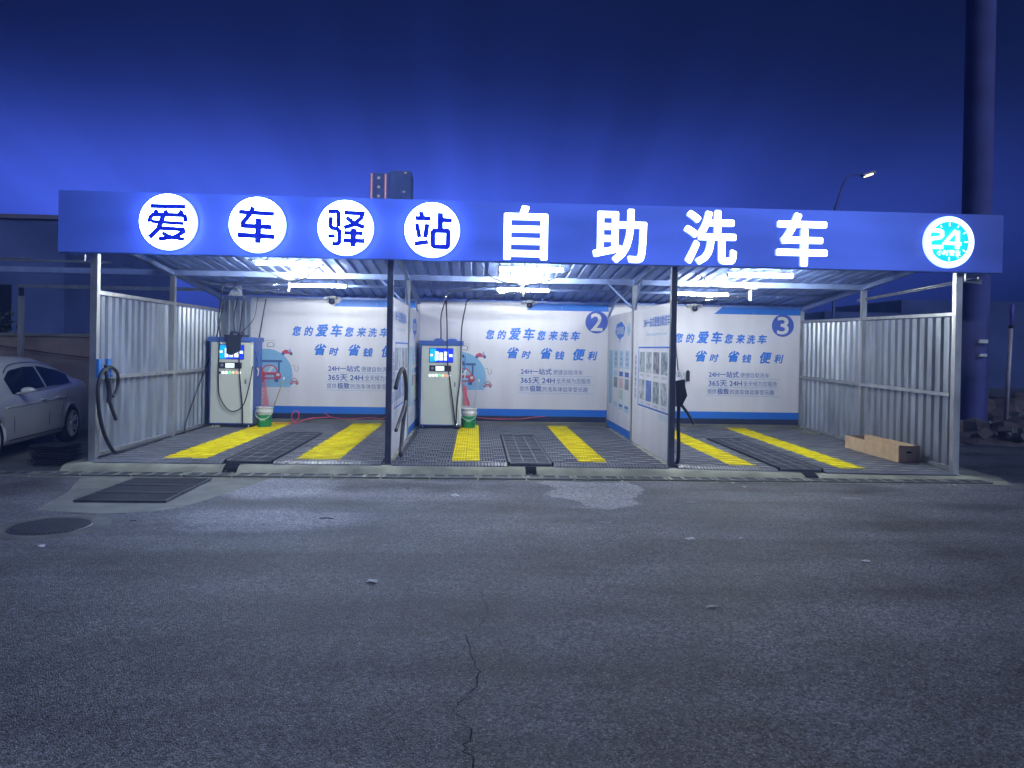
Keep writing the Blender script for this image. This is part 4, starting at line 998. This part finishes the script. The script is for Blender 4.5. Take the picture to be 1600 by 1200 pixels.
# ------------------------------------------------------------------ car
def make_car():
    P0 = Vector((-1.70-.88+.04, 2.62, RZ+.006))      # under the rear axle centre
    ang = math.atan2(-.993, .115)        # nose towards the camera
    root = thing('car', 'silver sedan parked nose to the road in the dark yard left of the shelter', 'car', (0, 0, 0))
    paint = bpy.data.materials.new('silver paint'); paint.use_nodes = True; bs = paint.node_tree.nodes['Principled BSDF']
    nt = paint.node_tree; n = nt.nodes.new('ShaderNodeTexNoise'); n.inputs['Scale'].default_value = 2.5; rp = nt.nodes.new('ShaderNodeValToRGB'); rp.color_ramp.elements[0].color = (.66, .67, .64, 1); rp.color_ramp.elements[1].color = (.76, .76, .72, 1)
    tcn = nt.nodes.new('ShaderNodeTexCoord'); nt.links.new(tcn.outputs['Object'], n.inputs[0]); nt.links.new(n.outputs[0], rp.inputs[0]); nt.links.new(rp.outputs[0], bs.inputs['Base Color'])
    bs.inputs['Metallic'].default_value = .12; bs.inputs['Roughness'].default_value = .38; bs.inputs['Coat Weight'].default_value = .5
    def T(p): # local: x forward from rear axle, y left, z up
        x, y, z = p; f = Vector((math.cos(ang), math.sin(ang), 0)); l = Vector((-f.y, f.x, 0)); return P0+f*x+l*y+Vector((0, 0, z))
    def interp(t, tab):
        for (a, va), (c, vc) in zip(tab, tab[1:]):
            if t <= c:
                k = (t-a)/(c-a) if c > a else 0; k = k*k*(3-2*k)*.5+k*.5
                return va+(vc-va)*max(0, k)
        return tab[-1][1]
    WB = 2.66; xr, xf = -1.05, WB+.92
    top = [(-1.05, .70), (-1.0, .98), (-.6, 1.05), (-.35, 1.08), (.35, 1.36), (.8, 1.45), (1.3, 1.465), (1.7, 1.42), (2.35, 1.06), (2.8, .96), (3.3, .84), (3.5, .70), (3.58, .55)]
    belt = [(-1.05, .68), (-.9, .93), (-.2, .985), (.5, .955), (1.8, .905), (2.5, .90), (3.2, .78), (3.5, .62), (3.58, .5)]
    halfw = [(-1.05, .66), (-.9, .79), (-.3, .865), (.5, .885), (2.2, .885), (2.9, .86), (3.3, .76), (3.58, .52)]
    arch = .355
    def zb(x):
        z = .19
        for xw in (0, WB):
            d = abs(x-xw)
            if d < arch: z = max(z, .31+math.sqrt(arch**2-d*d))
        return z
    def section(x):
        w = interp(x, halfw); t = interp(x, top); bl = min(interp(x, belt), t-.015); z0 = zb(x); zz0 = .19
        cab = max(0, t-bl)
        def lo(z): return max(z, z0)
        roofw = w-.06-min(1, cab/.5)*.24
        pts = [(0, z0+.01 if z0 > .2 else .19), (w*.80, z0+.005), (w*.95, lo(.22)), (w*1.0, lo(.32)), (w*.995, lo(.50)), (w*1.01, lo(.70)), (w*.985, lo(bl-.10)), (w*.955, lo(bl)),
               (w*.94-(.24*min(1, cab/.5))*.35, bl+cab*.35), (roofw+.02, bl+cab*.82), (roofw-.06, bl+cab*.95), (roofw*.5, t+.004), (0, t+.012)]
        return pts
    xs = sorted(set([round(xr+(xf-xr)*i/90, 3) for i in range(91)]+[round(c+s*arch*k, 3) for c in (0, WB) for s in (-1, 1) for k in (.999, .97, .9, 1.01)]))
    n = 13; full = 2*n-2; vs = []
    for x in xs:
        s = section(x); ring = [(x, y, z) for y, z in s] + [(x, -y, z) for y, z in s[-2:0:-1]]
        vs += [T(p) for p in ring]
    b = MB(); fs = [(i*full+k, i*full+(k+1) % full, (i+1)*full+(k+1) % full, (i+1)*full+k) for i in range(len(xs)-1) for k in range(full)]
    fs += [tuple(range(full)), tuple(range((len(xs)-1)*full, len(xs)*full))]
    b.add(vs, fs, paint, True); body = b.build('body', root)
    # side glass
    def side(x, u):   # u 0..1 between belt and roof shoulder
        s = section(x); a = s[7]; m_ = s[8]; c = s[9]
        p = (Vector((a[0], a[1])).lerp(Vector((m_[0], m_[1])), u/.42) if u < .42 else Vector((m_[0], m_[1])).lerp(Vector((c[0], c[1])), (u-.42)/.58))
        return p
    for sgn in (1, -1):
        for (xa, xb) in ((-.02, .90), (.96, 2.02)):
            g_ = MB(); N_ = 16; vv = []
            for i in range(N_+1):
                x = xa+(xb-xa)*i/N_
                for u in (.10, .3, .5, .7, .86):
                    s = section(x); cab = s[9][1]-s[7][1]; uu = u if cab > .1 else .1
                    q = side(x, uu); vv.append(T((x, sgn*(q.x+.006), q.y)))
            g_.add(vv, [(i*5+j, i*5+j+1, (i+1)*5+j+1, (i+1)*5+j) for i in range(N_) for j in range(4)], glass_dk, True)
            g_.build('side_window', root)
    # windscreen and rear glass
    for (xa, xb, nm) in ((1.72, 2.30, 'windscreen'), (-.28, .40, 'rear_window')):
        g_ = MB(); vv = []; N_ = 10
        for i in range(N_+1):
            x = xa+(xb-xa)*i/N_; s = section(x)
            row = [(s[10][0]*.98, s[10][1]), (s[11][0], s[11][1]), (0, s[12][1]), (-s[11][0], s[11][1]), (-s[10][0]*.98, s[10][1])]
            vv += [T((x, y, z+.008)) for y, z in row]
        g_.add(vv, [(i*5+j, i*5+j+1, (i+1)*5+j+1, (i+1)*5+j) for i in range(N_) for j in range(4)], glass_dk, True); g_.build(nm, root)
    # wheels
    alloy = mat('alloy wheel', (.6, .61, .62), .35, .15, .1, 9)
    for xw in (0, WB):
        for sgn in (1, -1):
            c = T((xw, sgn*.79, .318)); f = Vector((math.cos(ang), math.sin(ang), 0)); l = Vector((-f.y, f.x, 0))*sgn; up = Vector((0, 0, 1))
            def W(prof, mt, b, nn=32):
                vs = []
                for r_, h in prof: vs += [c+l*h+(f*math.cos(2*math.pi*k/nn)+up*math.sin(2*math.pi*k/nn))*r_ for k in range(nn)]
                b.add(vs, [(i*nn+k, i*nn+(k+1) % nn, (i+1)*nn+(k+1) % nn, (i+1)*nn+k) for i in range(len(prof)-1) for k in range(nn)], mt, True)
            wh = bpy.data.objects.new('wheel', None); COL.objects.link(wh); wh.parent = root; wh.location = c
            b = MB(); W([(.215, -.10), (.30, -.10), (.318, -.07), (.318, .05), (.30, .085), (.222, .085), (.215, .06)], black_rubber, b); b.v = [tuple(Vector(v)-c) for v in b.v]; o = b.build('tyre'); o.parent = wh
            b = MB(); W([(.222, .08), (.212, .084), (.205, .04), (.20, -.02), (0, -.02)], alloy if False else black_plastic, b); W([(.224, .078), (.216, .088), (.206, .078)], alloy, b)
            for k in range(7):
                a = 2*math.pi*k/7
                for da in (-.13, .13):
                    d = f*math.cos(a+da)+up*math.sin(a+da); t_ = l.cross(d); d0 = f*math.cos(a)+up*math.sin(a)
                    p0 = c+l*.066+d0*.04; p1 = c+l*.072+d*.208
                    b.add([p0-t_*.012, p0+t_*.012, p1+t_*.017, p1-t_*.017, p0-t_*.012-l*.03, p0+t_*.012-l*.03, p1+t_*.017-l*.03, p1-t_*.017-l*.03], [(0, 1, 2, 3), (0, 4, 5, 1), (1, 5, 6, 2), (2, 6, 7, 3), (3, 7, 4, 0)], alloy)
            W([(0, .078), (.035, .078), (.045, .06), (.05, .03)], alloy, b)
            b.v = [tuple(Vector(v)-c) for v in b.v]; o = b.build('rim'); o.parent = wh
    # trim: door seams, handles, mirror, sill, lamps
    def on_side(x, z, off=0.):
        s = section(x)
        for (y0, z0), (y1, z1) in zip(s[2:9], s[3:10]):
            if z0 <= z <= z1 and z1 > z0: return y0+(y1-y0)*(z-z0)/(z1-z0)+off
        return s[4][0]+off
    for sgn in (1, -1):
        b = MB()
        for seam in ([(.93, .30), (.93, .6), (.93, .90)], [(2.05, .30), (2.08, .6), (2.02, .86)], [(.42, .68), (.28, .78), (.10, .93)], [(.42, .68), (.46, .5), (.50, .30)]):
            b.tube([T((x, sgn*on_side(x, z, .0005), z)) for x, z in seam], .0035, void, 5)
        b.tube([T((x, sgn*on_side(x, .285, .001), .285)) for x in (.45, 1.0, 1.6, 2.2)], .006, void, 5)
        b.build('door_seam', root)
        b = MB(); b.tube([T((x, sgn*on_side(x, .755+.03*(1-x/2.2), .003), .755+.03*(1-x/2.2))) for x in (.1, .6, 1.2, 1.8, 2.3)], .010, paint, 6); b.build('side_crease', root)
        for x in (.62, 1.16):
            b = MB(); z = .80; b.tube([T((x-.085, sgn*on_side(x, z, .004), z)), T((x-.05, sgn*on_side(x, z, .03), z+.004)), T((x+.05, sgn*on_side(x, z, .03), z+.006)), T((x+.085, sgn*on_side(x, z, .004), z+.004))], .013, paint, 8); b.build('door_handle', root)
        b = MB(); x = 1.90; z = .96; y = on_side(x, .90)
        b.tube([T((x, sgn*(y-.03), z-.03)), T((x+.01, sgn*(y+.05), z-.01)), T((x+.02, sgn*(y+.10), z+.02)), T((x+.02, sgn*(y+.20), z+.03)), T((x, sgn*(y+.245), z+.02))], .05, paint, 10, rad=lambda t: .014+.034*math.sin(min(1, max(0, t*1.35-.25))*math.pi)); b.build('wing_mirror', root)
        b = MB()
        pts = [(x, min(interp(x, top), 9)) for x in (-.25, .0, .35, .8, 1.3, 1.7, 1.95)]
        b.tube([T((x, sgn*(section(x)[9][0]+.004), section(x)[9][1])) for x, _ in pts], .008, chrome, 6); b.build('window_trim', root)
        b = MB(); b.tube([T((x, sgn*(section(x)[7][0]+.004), section(x)[7][1]+.03)) for x in (-.05, .5, 1.0, 1.5, 2.0)], .006, chrome, 6); b.build('window_trim', root)
        b = MB(); xh = 3.28; s = section(xh); vv = [T((3.12, sgn*(on_side(3.12, .70)+.006), .70)), T((3.40, sgn*(on_side(3.40, .62)+.006), .62)), T((3.40, sgn*(on_side(3.40, .55)+.006), .55)), T((3.15, sgn*(on_side(3.15, .60)+.006), .60))]
        b.poly(vv, mat('headlamp glass', (.5, .52, .55), .1, .3)); b.build('headlight', root)
        b = MB(); vv = [T((-.98, sgn*(on_side(-.98, .85)+.01), .85)), T((-.75, sgn*(on_side(-.75, .88)+.008), .88)), T((-.75, sgn*(on_side(-.75, .76)+.008), .76)), T((-.98, sgn*(on_side(-.98, .74)+.01), .74))]
        b.poly(vv, mat('tail lamp red', (.25, .01, .01), .15)); b.build('tail_light', root)
make_car()

# ------------------------------------------------------------------ surroundings, left
b = MB(); n = 24; vs = []
t = thing('retaining_wall', 'old stained rendered wall behind the silver car', 'wall', (-13, 8.6, 0))
b.box(-15, .2, 8.6, 8.85, RZ-.1, 1.72, dark_wall); b.build('wall', t)
b = MB(); b.box(-15, .2, 8.56, 8.9, 1.721, 1.79, conc_dk); b.build('coping', t)
b = MB(); b.tube([(-7.4, 8.55, 1.62), (-5.5, 8.5, 1.35), (-3.6, 8.5, 1.15), (-1.5, 8.5, 1.0), (.0, 8.5, .85)], .012, void, 6); tag(b.build('cable'), 'dark cable drooping across the old wall behind the silver car', 'cable')
t = thing('side_carport', 'thin steel carport frame behind the silver car on the left', 'carport', (-3.98, 5.2, 0))
b = MB(); b.box(-4.03, -3.94, 5.16, 5.24, RZ, 2.50, steel); b.build('post', t); b = MB(); b.box(-4.05, -.07, 5.16, 5.22, 2.67, 2.74, steel_dk); b.build('beam', t)
b = MB(); b.box(-4.02, -3.95, 5.17, 5.23, 2.502, 2.668, black_plastic); b.build('bracket', t)
b = MB(); b.box(-3.35, -1.0, 2.55, 2.60, 2.935, 2.97, steel_dk); b.box(-3.0, -2.3, 2.56, 2.62, 2.98, 3.0, steel_dk); tag(b.build('cable_tray'), 'flat steel cable tray on the beam running left above the silver car', 'cable tray')
t = thing('dark_building', 'unlit flat building behind the old wall at the far left', 'building', (-20, 12, 0))
b = MB(); b.box(-24, -6.72, 12, 20, RZ, 5.10, dark_bldg); b.build('walls', t)
b = MB(); b.box(-24, -6.66, 11.92, 20.1, 5.101, 5.22, mat('pale eave', (.16, .15, .22), .8)); b.build('eave', t)
for i in range(5):
    b = MB(); x = -22+i*3.1; b.box(x, x+1.4, 11.97, 11.998, 1.6, 3.2, void); b.build('window', t)
b = MB(); vs = []
t = thing('dark_hedge', 'dense dark hedge and shrubs behind the shelter on the left', 'hedge', (-8, 10.4, 0))
leaf = mat('dark leaves', (.03, .05, .03), .7, 0, .4, 3)
random.seed(11)
b = MB()
for i in range(5000):
    x = random.uniform(-15, -.5); h = 1.9+.5*math.sin(x*1.3)+.3*math.sin(x*3.1); p = Vector((x, 10+random.uniform(0, 1.0), random.uniform(0, h)))
    a = Vector((random.uniform(-1, 1), random.uniform(-1, 1), random.uniform(-1, 1))).normalized()*.09; c = a.orthogonal().normalized()*.04
    b.add([p-a, p-c, p+a, p+c], [(0, 1, 2, 3)], leaf)
b.build('foliage', t, fix=False)
b = MB(); 
for i in range(15): b.tube([(-14.5+i, 10.5, RZ), (-14.4+i, 10.5, 1.2)], .03, dark_wall, 6, False)
b.build('stems', t)
# ------------------------------------------------------------------ surroundings, right
t = thing('glare_column', 'tall violet column imitating a lens glare streak right of the shelter', 'glare streak', (16.5, 6, 0))
b = MB(); b.lathe([(.30, RZ), (.30, 14)], (16.5, 6.3, 0), mat('glare streak violet', (.09, .10, .34), .85, 0, .25, 1.2), 32); b.build('shaft', t)  # column added where a violet glare streak rises into the sky
b = MB(); b.box(16.38, 16.58, 5.93, 5.998, 1.92, 2.0, white_plastic); b.box(16.40, 16.56, 5.93, 5.998, 1.62, 1.68, white_plastic); b.build('fixture', t)
t = thing('thin_pole', 'slightly leaning pale pole with a dark band on the waste ground at the right', 'pole', (16.9, 6.1, 0))
b = MB(); b.tube([(16.85, 5.7, .0), (16.93, 5.7, 2.25)], .045, mat('pale pole', (.45, .42, .5), .5, .2), 12, False); b.build('shaft', t)
b = MB(); b.tube([(16.93, 5.7, 2.26), (16.935, 5.7, 2.32)], .05, black_plastic, 12, False); b.build('band', t)
b = MB(); b.tube([(16.935, 5.7, 2.33), (16.95, 5.7, 2.78)], .042, mat('violet pole cap', (.15, .12, .6), .5), 12, False); b.build('cap', t)
# outside pipe pair beyond the right fence
b = MB(); b.tube([(12.02, .05, 2.69), (12.02, 2.9, 2.60)], .014, steel, 8, False); b.tube([(12.02, .05, 2.66), (12.02, 2.9, 2.575)], .010, steel, 8, False); tag(b.build('pipe'), 'pair of thin steel pipes running back above the right fence', 'pipe')
b = MB()
for y, z in ((.85, 2.9), (1.3, 2.9)): b.tube([(12.02, y, 2.62), (12.02, y, z)], .008, steel, 6, False)
b.build('x'); bpy.data.objects.remove(bpy.data.objects['x'])
pole_blue = mat('blue grey pole', (.14, .18, .45), .6, 0, .1, 3)
def lamp(px, py, H_, hx, hz, label, s=1.):
    t = thing('street_lamp', label, 'street lamp', (px, py, 0), 'street lamps behind the shelter')
    b = MB(); b.tube([(px, py, RZ), (px, py, H_*.8), (px+.05, py, H_*.9), (px+.35*(hx-px), py, hz-.12), (hx-.3, py, hz)], .08*s, pole_blue, 10, rad=lambda q: (.065-.04*q)*s); b.build('pole', t)
    b = MB(); b.obox((hx, py, hz+.03), (.26*s, 0, .08*s), (0, .11*s, 0), (-.03*s, 0, .05*s), steel_dk); b.build('head', t)
    b = MB(); b.obox((hx-.01, py-.02, hz-.03), (.15*s, 0, .05*s), (0, .10*s, 0), (-.012*s, 0, .03*s), lamp_on); b.build('lens', t)
lamp(19.75, 20, 8.6, 21.11, 9.0, 'lit street lamp on a curved arm high in the sky right of the white characters')
lamp(35.4, 48, 7.0, 36.2, 7.55, 'small distant lit street lamp seen under the roof edge at the right', 1.2)
# distant tower
t = thing('apartment_tower', 'distant unlit tower block with two lit pink vertical strips above the third disc', 'building', (-13, 150, 0))
twm = mat('sky glow blue facade', (.30, .42, .95), .7, 0, .15, .3); b = MB(); b.box(-17.6, -13.6, 150, 158, RZ, 37.8, twm); b.box(-13.6, -9.2, 151, 158, RZ, 38.6, twm); b.build('walls', t)  # sky glow put into the facade colour so the tower blends in
for x in (-17.25, -14.35): b = MB(); b.box(x-.14, x+.14, 149.8, 149.99, 20, 37.6, neon_pink); b.build('light_strip', t)
for i in range(6): b = MB(); b.box(-16.0, -15.5, 149.9, 149.99, 27+i*1.9, 27.5+i*1.9, win_on); b.build('window', t)
for x, z in ((-10.6, 38.2), (-10.9, 34.2)): b = MB(); b.box(x, x+.5, 150.9, 150.99, z-.15, z+.1, win_on); b.build('window', t)
# long dark mass of trees far behind, keeps the horizon dark
t = thing('far_building_row', 'long unlit row of low buildings beyond the waste ground at the right', 'building', (30, 30, 0))
b = MB(); x = 13.5; random.seed(4)
while x < 70:
    w = random.uniform(4, 8); b.box(x, x+w, 30, 38, RZ, random.uniform(3.2, 5.0), dark_bldg); x += w+.01
b.build('walls', t)

# ------------------------------------------------------------------ litter
random.seed(9)
SCR = [(4.93, -1.76, .085, 'crumpled pale paper scrap on the road before bay 2, largest scrap', 1), (4.42, -4.98, .06, 'small folded pale paper on the road below the kerb notch of bay 2', 1), (7.14, -3.68, .06, 'pale angled paper strip on the road, left one of a pair', 1),
       (7.62, -3.65, .045, 'small dark edged wrapper on the road, right one of a pair', 1), (7.64, -2.03, .085, 'thin pale straw lying on the road before the second partition', 2), (6.44, -3.07, .10, 'bent pale straw on the road before bay 2 right of centre', 2),
       (8.41, -4.40, .05, 'small white flat scrap on the road at the right', 1), (1.56, -4.03, .05, 'small white scrap on the road beside the manhole cover', 1), (6.77, -5.51, .055, 'thin pale sliver on the road right of the crack', 2),
       (9.65, -1.73, .15, 'long thin white straw on the road before bay 3', 2), (9.0, -1.66, .03, 'tiny bent wire on the road before bay 3', 2), (11.55, -.72, .03, 'tiny white scrap beside the right end of the gutter', 1),
       (8.55, -.72, .03, 'tiny white scrap on the gutter before bay 3', 1), (3.7, -2.95, .09, 'dark twig on the road before the first partition', 3), (4.36, -1.30, .03, 'small dark leaf on the road before the first partition', 3),
       (1.9, -3.1, .04, 'dark leaf on the road right of the manhole cover', 3), (8.6, -1.0, .028, 'tiny white pebble before bay 3', 1)]
for x, y, s, lab, kind in SCR:
    s *= .8; b = MB(); a = random.uniform(-.5, .5)
    if kind == 1:
        n = 9; pts = []
        for i in range(n):
            an = 2*math.pi*i/n; r_ = s*random.uniform(.6, 1.1); pts.append((x+r_*math.cos(an)*1.1, y+r_*math.sin(an)*.8, RZ+.004+random.uniform(0, .35)*s))
        pts.append((x, y, RZ+s*.45)); b.add(pts, [(i, (i+1) % n, n) for i in range(n)], paper)
        b.add([(p[0], p[1], p[2]-.003) for p in pts], [(n, (i+1) % n, i) for i in range(n)], paper)
    else:
        mt = paper if kind == 2 else void
        b.tube([(x-s*math.cos(a*.4), y-s*math.sin(a*.4), RZ+.007), (x, y+s*.12, RZ+.010), (x+s*math.cos(a*.4)*.9, y+s*math.sin(a)*.3, RZ+.008)], .005 if s > .04 else .003, mt, 6)
    tag(b.build('paper_scrap' if kind == 1 else ('straw' if kind == 2 else 'twig'), fix=False), lab, 'litter', 'litter on the road')
# small rubble bits at the fence feet
b = MB(); 
for i in range(40):
    x = random.choice((.2, .25, 11.7, 11.8))+random.uniform(-.08, .08); y = 4.6+random.uniform(-.7, .35); r = random.uniform(.01, .045)
    b.obox((x, y, .045+r*.4), (r, r*.3, 0), (-r*.3, r, 0), (0, 0, r*.5), conc)
o = b.build('rubble_bits'); o['kind'] = 'stuff'; tag(o, 'crumbs of broken concrete lying in the back corners of the bays', 'rubble')

# ------------------------------------------------------------------ haze added to imitate the blue lens glare
def glare_haze():
    m = bpy.data.materials.new('glare_haze'); m.use_nodes = True; nt = m.node_tree; nt.nodes.clear()
    o = nt.nodes.new('ShaderNodeOutputMaterial'); v = nt.nodes.new('ShaderNodeVolumePrincipled')
    v.inputs['Color'].default_value = (.22, .38, 1.0, 1); v.inputs['Density'].default_value = .0045; v.inputs['Anisotropy'].default_value = .35
    nt.links.new(v.outputs[0], o.inputs['Volume'])
    b = MB(); b.box(-40, 75, -14, 170, -1.2, 45, m); h = b.build('glare_haze'); h['kind'] = 'stuff'; tag(h, 'thin blue haze added for the lens glare over the lit car wash', 'glare_haze')
glare_haze()
